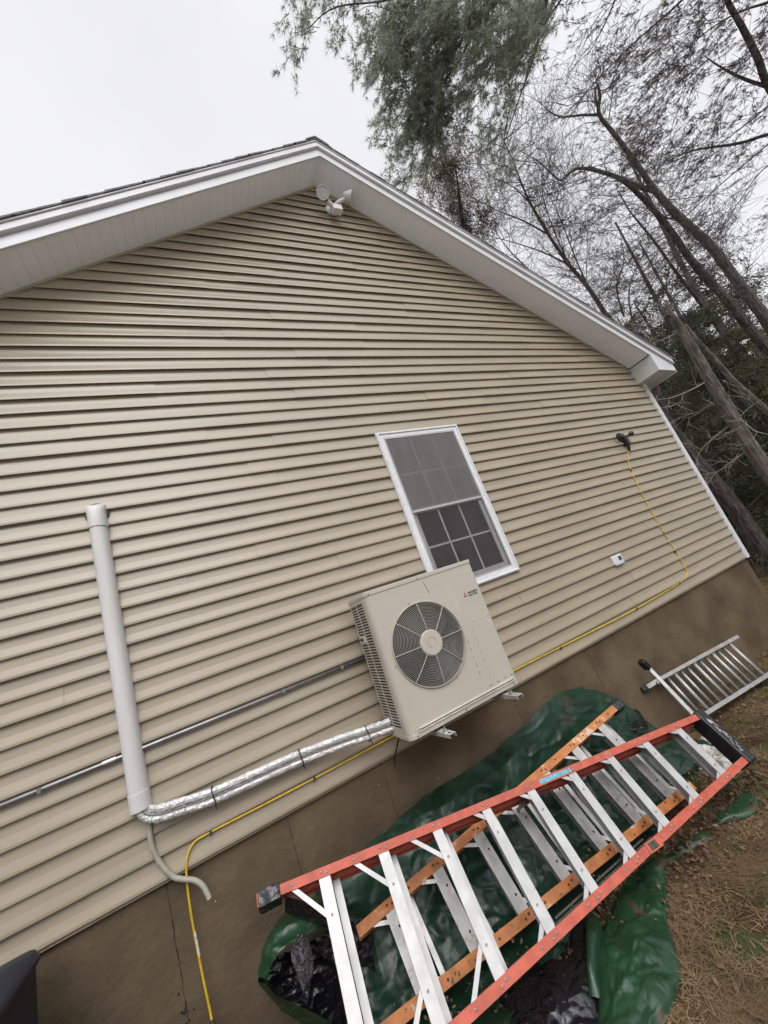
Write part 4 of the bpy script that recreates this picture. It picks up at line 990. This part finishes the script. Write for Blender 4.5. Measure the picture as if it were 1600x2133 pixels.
# ================================================================== TREES
def needle_tuft(q, p, d_, n_, L_, w_, spread=.9):
    for _ in range(n_):
        e_ = (d_ + Vector((random.gauss(0, spread), random.gauss(0, spread), random.gauss(0, spread)))).normalized() * L_ * random.uniform(.6, 1.1)
        s_ = e_.cross(Vector((random.gauss(0, 1), random.gauss(0, 1), random.gauss(0, 1)))).normalized() * w_
        q.tri(p - s_, p + s_, p + e_)
def twig_cluster(qb, ql, p0, d0, L_, r_, kind, nt=7):
    """a wiggly twig with needle tufts or leaves"""
    pts = [Vector(p0)]; d_ = Vector(d0).normalized()
    for i in range(5):
        d_ = (d_ + Vector((random.gauss(0, .16), random.gauss(0, .16), random.gauss(0, .16)))).normalized(); pts.append(pts[-1] + d_ * L_ / 5)
    qb.tube(pts, [r_ * (1 - .7 * i / 5) for i in range(6)], 3, cap=False)
    for i in range(nt):
        t_ = random.uniform(.15, 1); f_ = t_ * 5; k_ = min(4, int(f_)); p = pts[k_].lerp(pts[k_ + 1], f_ - k_)
        side = Vector((random.gauss(0, 1), random.gauss(0, 1), random.gauss(0, 1))).normalized()
        if kind == 'pine': needle_tuft(ql, p + side * .03, d_ * .8 + side * .5, 11, .13, .0040, .5)
        elif kind == 'dark': needle_tuft(ql, p + side * .04, d_ * 1.2 + side * .4, 8, .13, .0042, .32)
        elif kind == 'hem':
            for _ in range(4):
                c_ = p + Vector((random.gauss(0, .07), random.gauss(0, .07), random.gauss(0, .05))); u = (d_ + Vector((random.gauss(0, .5), random.gauss(0, .5), random.gauss(0, .3)))).normalized(); v = u.orthogonal().normalized()
                ql.quad(c_, c_ + u * .05 + v * .018, c_ + u * .11, c_ + u * .05 - v * .018)
        elif kind == 'leaf':
            for _ in range(4):
                c_ = p + Vector((random.gauss(0, .06), random.gauss(0, .06), random.gauss(0, .06))); u = Vector((random.gauss(0, 1), random.gauss(0, 1), random.gauss(0, 1))).normalized(); v = u.orthogonal().normalized()
                ql.quad(c_, c_ + u * .03 + v * .02, c_ + u * .062, c_ + u * .03 - v * .02)
def bare(qb, p, d_, L_, r_, dep, wander=.22, upb=.05):
    pts = [Vector(p)]; d_ = Vector(d_).normalized(); n_ = 5; kids = []
    for i in range(n_):
        d_ = (d_ + Vector((random.gauss(0, wander), random.gauss(0, wander), random.gauss(0, wander) + upb))).normalized(); pts.append(pts[-1] + d_ * L_ / n_); kids.append((pts[-1].copy(), d_.copy()))
    qb.tube(pts, [max(.0028, r_ * (1 - .6 * i / n_)) for i in range(n_ + 1)], 5 if r_ > .02 else 3, cap=False)
    if dep > 0:
        for (kp, kd) in kids:
            for _ in range(random.choice((1, 1, 2))):
                sd3 = kd.orthogonal().normalized(); sd3.rotate(Matrix.Rotation(random.uniform(0, 6.28), 3, kd))
                bare(qb, kp, kd * .75 + sd3 * .75, L_ * random.uniform(.45, .7), max(.0028, r_ * .45), dep - 1, wander, upb)
def clump(qb, ql, px, py, rx, ry, d_, dd, n_, ang, kind, L_=.45, nt=6, aj=.3, r_=.006):
    """twigs spread through an ellipsoid that stands at its own distance; ang = screen-plane lean of twigs in degrees"""
    c_ = at(px, py, d_); rgt = RM @ Vector((1, 0, 0)); upv = RM @ Vector((0, 1, 0)); fw_ = RM @ Vector((0, 0, -1)); k_ = d_ / FPX
    subs = []
    while len(subs) < max(3, n_ // (9 if kind == 'dark' else 13)):
        a, b_, g_ = [random.uniform(-1, 1) for _ in range(3)]
        if a * a + b_ * b_ + g_ * g_ < 1: subs.append((a, b_, g_))
    for _ in range(n_):
        a, b_, g_ = random.choice(subs); tt_ = math.radians(ang); j_ = random.gauss(0, 22 / max(rx, 1)) ; j2 = random.gauss(0, 8 / max(ry, 1))
        a += j_ * math.cos(tt_) + random.gauss(0, 8 / max(rx, 1)); b_ += j_ * rx / max(ry, 1) * math.sin(tt_) + j2; g_ += random.gauss(0, .12)
        p = c_ + rgt * a * rx * k_ + upv * b_ * ry * k_ + fw_ * g_ * dd
        t_ = math.radians(ang) + random.gauss(0, aj); dr = rgt * math.cos(t_) + upv * math.sin(t_) + fw_ * random.gauss(0, .35)
        twig_cluster(qb, ql, p - dr * L_ / 2, dr, L_, r_, kind, nt)
def limb(qb, pix, rs, n=6, sides=7, jit=.04, k_r=.68):
    """pix: (px, py, distance) points of a limb"""
    pts = [at(*p) for p in pix]; c_ = cr(pts, n); m_ = len(c_); k_ = len(rs) - 1
    rr2 = []
    for i in range(m_):
        f_ = i / (m_ - 1) * k_; j = min(int(f_), k_ - 1); rr2.append(k_r * lerp(rs[j], rs[j + 1], f_ - j))
    qb.tube(c_, rr2, sides, jit=jit); return c_
def tree(name, label, cat='tree', group=None, base=(10, 0, 0)):
    return thing(name, base, label, cat, group)
def foot_of(pa, pb):
    """extend a trunk from pb (lower) down to the ground, straightening to vertical"""
    d_ = (pb - pa); t_ = (pb.z + .3) / max(.2, -d_.normalized().z); e_ = pb + d_.normalized() * min(t_, 20) ; return Vector((lerp(pb.x, e_.x, .6), lerp(pb.y, e_.y, .6), -.3))
# 1 near green pine whose boughs hang in from the top
random.seed(101)
qb, ql = MB(), MB()
trk = Vector((8.4, -3.2, 0))
tr1 = tree('pine_tree', 'grey green pine boughs hanging into view at the top centre above the roof', base=(8.4, -3.2, 0))
for pl, rs in (([(1330, -420, 11.5), (1150, -30, 11.2), (1116, 106, 11), (1080, 210, 10.8), (1040, 330, 10.8)], [.10, .045, .03, .018, .008]),
               ([(1330, -420, 11.5), (1140, -100, 11), (984, 42, 10.8), (952, 100, 10.6), (880, 150, 10.6), (830, 180, 10.5)], [.10, .05, .035, .03, .018, .006]),
               ([(1280, -350, 11.2), (1060, -80, 10.8), (960, 120, 10.6), (900, 200, 10.5), (840, 260, 10.4), (805, 320, 10.4)], [.09, .04, .024, .016, .01, .004]),
               ([(1330, -420, 11.5), (1200, -60, 11.3), (1130, 60, 11.2), (1096, 160, 11.2), (1085, 260, 11.2)], [.08, .03, .02, .014, .006]),
               ([(1280, -350, 11.2), (1000, -120, 10.6), (840, -10, 10.3), (700, 15, 10.1), (640, 60, 10), (605, 70, 10)], [.09, .04, .02, .014, .008, .004]),
               ([(1280, -350, 11.2), (960, -80, 10.5), (850, 10, 10.3), (830, 25, 10.2), (770, 12, 10.2), (725, 40, 10.2)], [.08, .03, .014, .010, .007, .003])):
    limb(qb, pl, rs)
cl = [(1000, 60, 130, 110, 330), (900, 60, 110, 90, 210), (1085, 40, 55, 90, 85), (950, 170, 100, 70, 180), (880, 230, 60, 80, 110), (850, 120, 60, 60, 80), (1000, 210, 60, 55, 55), (845, 300, 40, 50, 42), (1085, 170, 32, 80, 40), (1070, 260, 30, 60, 26), (820, 20, 70, 40, 55), (740, 15, 60, 25, 28), (625, 30, 26, 32, 14), (655, 5, 50, 18, 22), (905, 300, 40, 40, 30), (930, 15, 100, 60, 120), (1050, 325, 30, 40, 14), (820, 370, 22, 26, 12)]
for (px, py, rx, ry, n_) in cl: clump(qb, ql, px, py, rx, ry, 10.7, .9, int(n_ * 1.15), 238, 'pine', .42, 7, .38)
qb.build('branch', M['barkd'], tr1); ql.build('foliage', M['needleg'], tr1)
q = MB(); q.tube(cr([trk + Vector((0, 0, -.3)), trk + Vector((.1, 0, 5)), trk + Vector((-.2, .1, 10)), at(1330, -420, 11.5)], 5), [.22] * 5 + [.18] * 5 + [.12] * 6, 10, jit=.05); q.build('trunk', M['bark'], tr1)
# 2 dark pine at the top right
random.seed(102); qb, ql = MB(), MB()
tr2 = tree('pine_tree', 'dark silhouetted pine with long straight branches at the top right corner', base=(11, -1, 0))
tk = [(1500, -60, 13), (1515, 0, 13), (1547, 58, 13), (1579, 122, 13), (1602, 180, 13), (1680, 300, 13), (1850, 560, 13)]
limb(qb, tk, [.05, .06, .07, .08, .09, .11, .14], 6, 8)
for pl, rs in (([(1640, 190, 13), (1590, 178, 13), (1540, 160, 13), (1494, 135, 12.8), (1466, 115, 12.7)], [.055, .045, .035, .02, .008]),
               ([(1700, 260, 13), (1600, 280, 13), (1540, 298, 13), (1450, 312, 12.8), (1400, 330, 12.8)], [.06, .045, .04, .024, .008]),
               ([(1700, 200, 13), (1600, 300, 13), (1500, 385, 12.8), (1440, 440, 12.8), (1400, 480, 12.6)], [.03, .02, .015, .012, .004]),
               ([(1700, 120, 13), (1600, 220, 13), (1520, 285, 12.8), (1440, 340, 12.6)], [.03, .02, .014, .004]),
               ([(1300, -60, 12), (1285, -10, 12), (1255, 60, 12), (1215, 130, 12)], [.03, .022, .016, .005]),
               ([(1480, -60, 12.6), (1400, 20, 12.6), (1320, 90, 12.5), (1240, 170, 12.4), (1180, 240, 12.4)], [.04, .026, .018, .012, .004]),
               ([(1600, 5, 13), (1540, 25, 13), (1480, 60, 13), (1420, 110, 12.8)], [.03, .022, .016, .005]),
               ([(1700, 320, 13.5), (1600, 345, 13.4), (1540, 420, 13.2), (1490, 500, 13.1)], [.03, .018, .012, .004])):
    c_ = limb(qb, pl, rs)
    for p in c_[4::3]:
        for _ in range(1): bare(qb, p, (RM @ Vector((-1, -.8 + random.uniform(-.5, .5), random.uniform(-.4, .4)))), random.uniform(.7, 1.6), .007, 1, .1, -.02)
for (px, py, rx, ry, n_) in ((1240, 60, 40, 90, 62), (1290, 90, 50, 60, 46), (1400, 90, 80, 60, 120), (1480, 40, 90, 40, 100), (1350, 180, 70, 60, 80), (1450, 170, 60, 60, 62), (1560, 40, 50, 50, 50), (1330, 20, 70, 40, 66), (1550, 250, 60, 60, 50), (1480, 260, 90, 70, 72), (1380, 270, 80, 60, 66), (1530, 400, 80, 90, 84), (1500, 330, 60, 50, 46), (1290, 260, 60, 60, 34), (1430, 380, 70, 60, 60)):
    clump(qb, ql, px, py, rx, ry, 12.8, .9, int(n_ * .66), 225, 'dark', .5, 6, .25)
qb.build('branch', M['barkd'], tr2); ql.build('foliage', M['needled'], tr2)
# 3 forked grey tree
random.seed(103); qb, ql = MB(), MB()
t3 = tree('bare_tree', 'tall grey trunk forking into a hooked bare limb near the upper right', base=(15, 3, 0))
D_ = 14.5
pB = [(1244, 172, D_), (1250, 200, D_), (1249, 239, D_), (1286, 287, D_), (1340, 361, D_), (1366, 398, D_), (1414, 451, D_), (1478, 510, D_), (1547, 600, D_), (1600, 669, D_)]
c_ = limb(qb, pB, [.03, .055, .06, .075, .09, .11, .13, .15, .17, .19], 6, 9, .05)
e_ = at(1600, 669, D_); f_ = foot_of(at(1547, 600, D_), e_); qb.tube([e_, e_.lerp(f_, .5), f_], [.141, .17, .2], 9)
for pl, rs in (([(1366, 398, D_), (1334, 390, D_), (1281, 367, D_), (1228, 352, D_), (1200, 352, D_), (1180, 366, D_), (1164, 374, D_), (1120, 335, D_), (1080, 312, D_)], [.09, .085, .075, .06, .05, .035, .03, .02, .008]),
               ([(1249, 239, D_), (1210, 240, D_), (1168, 243, D_), (1140, 228, D_), (1120, 205, D_)], [.045, .035, .028, .018, .006]),
               ([(1249, 239, D_), (1240, 200, D_), (1243, 180, D_), (1252, 172, D_)], [.04, .03, .02, .008]),
               ([(1168, 243, D_), (1145, 255, D_), (1120, 268, D_)], [.02, .012, .004]),
               ([(1414, 451, D_), (1394, 455, D_), (1380, 450, D_)], [.05, .035, .02]),
               ([(1268, 250, D_), (1275, 200, D_), (1280, 150, D_), (1290, 110, D_)], [.02, .014, .010, .004])):
    c2 = limb(qb, pl, rs)
    for p in c2[3::2]: bare(qb, p, RM @ Vector((random.uniform(-.7, .7), random.uniform(.1, 1), random.uniform(-.5, .5))), random.uniform(.5, 1.1), .008, 1, .25)
for p in c_[2::2]: bare(qb, p, RM @ Vector((random.choice((-1, 1)), random.uniform(-.3, .8), random.uniform(-.6, .6))), random.uniform(.6, 1.5), .012, 2, .25)
qb.build('trunk', M['bark'], t3)
# 4 / 5 dark straight pines
def dark_pine(seed, label, pts, rs, d_, clumps, twigs=1.0, bk='barkd'):
    random.seed(seed); qb, qt, ql = MB(), MB(), MB(); o = tree('pine_tree', label, base=(15, 4, 0))
    c_ = limb(qb, [(a, b_, d_) for a, b_ in pts], rs, 6, 9, .05)
    e_ = c_[-1]; f_ = foot_of(c_[-4], e_); qb.tube([e_, e_.lerp(f_, .5), f_], [rs[-1] * .74, rs[-1] * .9, rs[-1] * 1.1], 9)
    for p in c_[1::2]:
        for sx in (-1, 1):
            if random.random() < twigs: bare(qt, p, RM @ Vector((sx, .35 * sx + random.uniform(-.25, .25), random.uniform(-.5, .5))), random.uniform(.9, 2.1), .012, 1, .09, -.01)
    for (px, py, rx, ry, n_) in clumps: clump(qt, ql, px, py, rx, ry, d_, 1.1, int(n_ * .68), 205, 'dark', .55, 6, .28)
    qb.build('trunk', M[bk], o); qt.build('branch', M['barkd'], o)
    if ql.f: ql.build('foliage', M['needled'], o)
    return o
dark_pine(104, 'dark pine trunk with sparse needles just below the forked grey tree', [(1225, 345), (1275, 365), (1324, 398), (1387, 467), (1440, 542), (1520, 632), (1600, 733)], [.02, .04, .085, .11, .13, .155, .18], 15.5,
          [(1250, 345, 50, 30, 40), (1230, 310, 50, 30, 30), (1220, 385, 60, 35, 34), (1280, 330, 40, 30, 22), (1230, 440, 90, 45, 56), (1320, 330, 50, 50, 26), (1440, 300, 60, 60, 28), (1500, 450, 60, 50, 46), (1300, 470, 80, 40, 44)], .9)
dark_pine(105, 'thin dark pine with drooping needle sprays behind the roof edge', [(1290, 400), (1313, 441), (1361, 500), (1414, 574), (1456, 627), (1520, 717), (1584, 797), (1620, 850)], [.02, .03, .05, .065, .08, .10, .12, .13], 17,
          [(1290, 540, 90, 50, 100), (1350, 590, 70, 40, 66), (1260, 590, 60, 30, 44), (1330, 660, 60, 40, 40), (1400, 620, 60, 50, 50), (1470, 700, 60, 50, 50), (1500, 580, 60, 50, 44), (1180, 440, 60, 30, 40), (1240, 500, 80, 40, 50), (1560, 560, 50, 80, 50), (1380, 530, 70, 60, 50)], .9)
# 6 bare spreading tree behind the rake
random.seed(106); qb = MB(); D_ = 15
t6 = tree('bare_tree', 'bare tree with fine spreading twigs rising behind the middle of the roof edge', base=(12, 5, 0))
c_ = limb(qb, [(1037, 266, D_), (1062, 320, D_), (1090, 390, D_), (1106, 425, D_), (1143, 489, D_), (1186, 552, D_), (1226, 600, D_), (1265, 660, D_), (1330, 760, D_)], [.008, .02, .035, .045, .06, .075, .09, .10, .12], 6, 8)
f_ = foot_of(c_[-4], c_[-1]); qb.tube([c_[-1], f_], [.089, .12], 8)
for pl, rs in (([(1143, 489, D_), (1090, 460, D_), (1040, 440, D_), (1000, 420, D_), (960, 400, D_)], [.04, .03, .02, .014, .005]),
               ([(1186, 552, D_), (1130, 525, D_), (1070, 505, D_), (1010, 490, D_)], [.04, .028, .018, .005]),
               ([(1106, 425, D_), (1070, 390, D_), (1030, 370, D_), (990, 340, D_)], [.03, .02, .014, .005]),
               ([(1226, 600, D_), (1200, 540, D_), (1165, 450, D_), (1140, 400, D_)], [.04, .028, .018, .005]),
               ([(1186, 552, D_), (1150, 470, D_), (1130, 400, D_), (1135, 330, D_)], [.03, .022, .015, .005]),
               ([(1130, 590, D_), (1100, 560, D_), (1060, 520, D_), (1010, 450, D_)], [.05, .035, .025, .008]),
               ([(1300, 660, D_), (1285, 600, D_), (1300, 540, D_), (1290, 480, D_)], [.04, .03, .02, .006]),
               ([(1320, 680, D_), (1310, 620, D_), (1320, 570, D_), (1350, 520, D_)], [.04, .03, .02, .006])):
    c2 = limb(qb, pl, rs)
    for p in c2[2::2]: bare(qb, p, RM @ Vector((random.uniform(-1, .5), random.uniform(-.1, 1), random.uniform(-.6, .6))), random.uniform(.7, 1.5), .010, 2, .2)
for p in c_[3::2]:
    for _ in range(2): bare(qb, p, RM @ Vector((random.uniform(-1, 1), random.uniform(0, 1), random.uniform(-.6, .6))), random.uniform(.8, 1.8), .014, 2, .2)
qb.build('trunk', M['bark'], t6)
# 7 leafy evergreen behind the rake
random.seed(107); qb, ql = MB(), MB()
t7 = tree('evergreen_tree', 'dense dark leafy evergreen crown just above the middle of the rake', base=(11, 6, 0))
limb(qb, [(948, 345, 14.5), (955, 390, 14.5), (960, 440, 14.5), (975, 520, 14.5)], [.02, .05, .08, .12])
f_ = at(975, 520, 14.5); qb.tube([f_, Vector((f_.x, f_.y, -.3))], [.12, .16], 8)
for (px, py, rx, ry, n_) in ((930, 385, 36, 50, 130), (955, 430, 38, 48, 120), (912, 350, 24, 28, 44), (985, 460, 30, 34, 70), (955, 335, 24, 36, 30)): clump(qb, ql, px, py, rx, ry, 14.5, .8, n_, 120, 'leaf', .5, 12, .8)
qb.build('trunk', M['barkd'], t7); ql.build('foliage', M['needle'], t7)
# 8 snapped snag at the right, close
random.seed(108); qb, qt = MB(), MB(); D_ = 9.5
t8 = tree('dead_tree', 'snapped reddish grey dead trunk with a splintered top and bare side branches', base=(9.5, 2, 0))
c_ = limb(qb, [(1386, 640, D_), (1410, 672, D_), (1440, 720, D_), (1478, 790, D_), (1512, 845, D_), (1550, 910, D_), (1600, 985, D_), (1660, 1075, D_)], [.05, .085, .12, .145, .155, .16, .17, .18], 7, 12, .06)
f_ = foot_of(c_[-4], c_[-1]); qb.tube([c_[-1], c_[-1].lerp(f_, .5), f_], [.133, .15, .19], 12)
for i in range(9):   # splinters
    a = at(1392 + random.uniform(-8, 10), 650 + random.uniform(-4, 10), D_ + random.uniform(-.05, .05)); b_ = a + RM @ Vector((random.uniform(-.12, .03), random.uniform(.05, .28), random.uniform(-.05, .05))); qb.tube([a, a.lerp(b_, .6), b_], [.028, .02, .002], 4)
qb.build('trunk', M['barkr'], t8)
for pl, rs in (([(1480, 790, D_), (1440, 812, D_ - .2), (1400, 828, D_ - .4), (1375, 832, D_ - .5), (1362, 838, D_ - .6)], [.02, .016, .012, .007, .003]),
               ([(1418, 690, D_), (1388, 704, D_), (1360, 716, D_), (1345, 722, D_)], [.016, .012, .008, .003]),
               ([(1390, 655, D_), (1360, 670, D_), (1322, 684, D_)], [.014, .010, .003]),
               ([(1530, 880, D_), (1495, 905, D_), (1466, 931, D_), (1452, 955, D_), (1450, 978, D_)], [.018, .015, .012, .008, .004]),
               ([(1560, 938, D_), (1532, 955, D_), (1500, 980, D_), (1480, 986, D_), (1462, 1000, D_)], [.018, .016, .013, .008, .004]),
               ([(1489, 984, D_), (1480, 1000, D_), (1469, 1012, D_)], [.009, .006, .003]),
               ([(1540, 872, D_ - .3), (1560, 888, D_ - .3), (1574, 898, D_ - .3), (1600, 905, D_ - .3)], [.02, .016, .012, .008]),
               ([(1500, 825, D_), (1470, 850, D_), (1440, 868, D_), (1420, 870, D_)], [.01, .007, .005, .002]),
               ([(1535, 875, D_), (1560, 850, D_), (1590, 830, D_)], [.012, .009, .004]),
               ([(1388, 650, D_), (1381, 672, D_), (1381, 696, D_)], [.016, .012, .004])):
    c2 = limb(qt, pl, rs, 5, 6)
    for p in c2[3::4]: bare(qt, p, RM @ Vector((random.uniform(-1, .3), random.uniform(-.8, .6), random.uniform(-.4, .4))), random.uniform(.2, .6), .005, 1, .2)
qt.build('branch', M['twigpale'], t8)
# 9 leaning broken stem
random.seed(109); q = MB()
limb(q, [(1425, 676, 9.9), (1455, 712, 9.9), (1490, 750, 10), (1530, 795, 10), (1570, 830, 10), (1610, 868, 10), (1700, 960, 10)], [.05, .062, .065, .068, .07, .075, .08], 6, 9, .05)
e_ = at(1700, 960, 10); q.tube([e_, Vector((e_.x + 1.2, e_.y - .2, -.2))], [.08, .09], 9)
o = q.build('fallen_trunk', M['bark'], None); tag(o, 'pale slender broken trunk leaning against the snapped snag', 'tree trunk')
# 10 big dark trunk just past the house corner
random.seed(110); qb, qt = MB(), MB(); D_ = 11.5
t10 = tree('dead_tree', 'thick dark brown leaning trunk close behind the right corner of the house', base=(12, 3, 0))
c_ = limb(qb, [(1330, 760, D_), (1360, 812, D_), (1382, 871, D_), (1434, 940, D_), (1487, 1005, D_), (1529, 1056, D_), (1572, 1120, D_), (1610, 1175, D_), (1650, 1240, D_)], [.20, .21, .22, .22, .23, .23, .25, .27, .3], 6, 12, .05)
f_ = c_[-1].copy(); qb.tube([f_, Vector((f_.x + .3, f_.y - .1, -.3))], [.222, .27], 12)
qb.build('trunk', mat('brown_bark', (0.078, 0.064, 0.060), .95, spec=.1, var=.45, vscale=5, stretch=(3, 3, .6), bump=1.0, bscale=10, bdist=.05), t10)
for p in c_[6::3]: bare(qt, p, RM @ Vector((random.choice((-1, 1)), random.uniform(-.3, .6), random.uniform(-.6, .2))), random.uniform(.5, 1.3), .008, 2, .2)
qt.build('branch', M['barkd'], t10)
# 11 hemlocks and other evergreens beyond the corner (prototypes copied)
def hem_proto(name, seed, H, R_, mt, kind, nb=70, base=(0, 0, 0), dens_=1.0):
    random.seed(seed); o = bpy.data.objects.new(name, None); C.objects.link(o); o.location = base
    qb, ql = MB(), MB(); qb.tube([(0, 0, -.3), (.05, 0, H * .4), (0, .06, H * .8), (0, 0, H)], [.19, .14, .07, .01], 8, jit=.05)
    for i in range(nb):
        z_ = H * (.08 + .9 * (i / nb)); a = random.uniform(0, 6.28); L_ = R_ * (1 - .75 * i / nb) * random.uniform(.6, 1.1); d_ = Vector((math.cos(a), math.sin(a), -.12))
        pts = [Vector((0, 0, z_)) + d_ * L_ * t_ + Vector((random.gauss(0, .06), random.gauss(0, .06), -.18 * L_ * t_ * t_)) for t_ in (0, .35, .7, 1)]
        qb.tube(pts, [.03, .022, .014, .004], 4, cap=False)
        for j in range(int(9 * L_ * dens_)):
            t_ = random.uniform(.2, 1); p = pts[0].lerp(pts[-1], t_) + Vector((0, 0, -.05)); sd4 = Vector((-d_.y, d_.x, 0)) * random.choice((-1, 1))
            twig_cluster(qb, ql, p, d_ * .5 + sd4 * .8 + Vector((0, 0, -.25)), random.uniform(.4, .85), .005, kind, 9)
    qb.build('trunk', M['barkd'], o).location = (0, 0, 0); ql.build('foliage', mt, o).location = (0, 0, 0)
    for ch in o.children: ch.matrix_parent_inverse.identity()
    return o
def copy_tree(o, loc, rz, s_, label, group=None):
    c_ = o.copy(); C.objects.link(c_); c_.location = loc; c_.rotation_euler = (0, 0, rz); c_.scale = (s_, s_, s_)
    for ch in o.children:
        d_ = ch.copy(); C.objects.link(d_); d_.parent = c_
    return tag(c_, label, 'tree', group)
def gp(px, dist):
    """ground point under the horizon column px at the given distance"""
    r_ = ray(px, 1255 - .3587 * (px - 868)); r_.z = 0; r_.normalize(); return Vector((CAM.x + r_.x * dist, CAM.y + r_.y * dist, 0))
GRP = 'evergreens in the wood behind the house corner'
h1 = hem_proto('hemlock_tree', 201, 9, 2.6, M['hem'], 'hem', 80)
h1.location = gp(1475, 15); tag(h1, 'drooping dark hemlock straight behind the white corner post', 'tree', GRP)
copy_tree(h1, gp(1560, 18), 2.1, 1.1, 'dark hemlock behind the snapped snag, right of the nearest hemlock', GRP)
copy_tree(h1, gp(1640, 13), 4.0, .75, 'low dark hemlock against the right edge beside the snag base', GRP)
copy_tree(h1, gp(1420, 21), 1.0, 1.0, 'hemlock top showing between the eave box and the brown trunk', GRP)
h2 = hem_proto('evergreen_tree', 202, 7, 1.9, M['leafy'], 'leaf', 60, dens_=1.5)
h2.location = gp(1690, 17); tag(h2, 'yellow green leafy tree at the right edge above the snag', 'tree', GRP)
copy_tree(h1, gp(1500, 27), 3.0, 1.25, 'distant hemlock farthest back behind the wood', GRP)
copy_tree(h1, gp(1590, 26), 5.2, 1.3, 'distant tall hemlock near the right edge behind the yellow green tree', GRP)
copy_tree(h1, gp(1700, 22), .4, 1.4, 'tall hemlock crown at the right edge under the dark pines', GRP)
# bare trunks farther back
random.seed(120)
spots = [(1400, 17, .10), (1432, 24, .14), (1490, 20, .09), (1515, 30, .18), (1540, 23, .12), (1585, 16, .11), (1610, 28, .16), (1660, 20, .15)]
BL = ['slim bare tree nearest the eave box, left of all the other slim trees', 'slim bare tree showing between the eave box and the snapped snag', 'thinnest bare tree just behind the middle of the snapped snag', 'stoutest bare tree deep in the wood right of the snag', 'slim bare tree between the stoutest bare tree and the right edge', 'slim bare tree closest to the camera near the right edge', 'far bare tree cut by the right edge behind the snag base', 'bare tree whose branches reach in from beyond the right edge']
pr = None
for i, (px, dd_, r_) in enumerate(spots):
    p = gp(px, dd_)
    if pr is None:
        pr = thing('bare_tree', (0, 0, 0), '', 'tree'); q = MB(); q.tube([(0, 0, -.3), (.1, 0, 4), (.0, .1, 8), (.2, 0, 13)], [.12, .10, .08, .03], 8, jit=.06)
        qb = MB()
        for z_ in [2 + .45 * j for j in range(22)]: a = random.uniform(0, 6.28); bare(qb, Vector((.05, 0, z_)), Vector((math.cos(a), math.sin(a), .3)), random.uniform(.8, 2.2), .018, 2, .15)
        o1 = q.build('trunk', M['barkd'], pr); o2 = qb.build('branch', M['barkd'], pr); c_ = pr
    else:
        c_ = pr.copy(); C.objects.link(c_)
        for ch in pr.children: d_ = ch.copy(); C.objects.link(d_); d_.parent = c_
    c_.location = p; c_.rotation_euler = (random.gauss(0, .04), random.gauss(0, .04), random.uniform(0, 6.28)); s_ = r_ / .12; c_.scale = (s_, s_, max(.8, s_))
    tag(c_, BL[i], 'tree', 'slim bare trees in the wood')
# far woodland as one mass
random.seed(130); ql = MB(); qb = MB()
for _ in range(230):
    px = random.uniform(1330, 1900); p = gp(px, random.uniform(32, 48)); H = random.uniform(4, 11)
    qb.tube([p, p + Vector((random.gauss(0, .3), random.gauss(0, .3), H))], [.15, .04], 5)
    for _ in range(42):
        c_ = p + Vector((random.gauss(0, 1.2), random.gauss(0, 1.2), random.uniform(.2, H))); u = Vector((random.gauss(0, 1), random.gauss(0, 1), random.gauss(0, .6))).normalized(); v = u.orthogonal().normalized(); s_ = random.uniform(.12, .45)
        ql.quad(c_, c_ + u * s_ * .5 + v * s_ * .3, c_ + u * s_, c_ + u * s_ * .5 - v * s_ * .3)
i0 = len(ql.v); ql.cur = 1; off_ = len(ql.v); ql.v += qb.v; ql.f += [tuple(x + off_ for x in f_) for f_ in qb.f]; ql.mi += [1] * len(qb.f)
o = ql.build('far_wood', [M['hem'], M['barkd']]); tag(o, 'shaded distant woodland far beyond the house corner', kind='stuff')
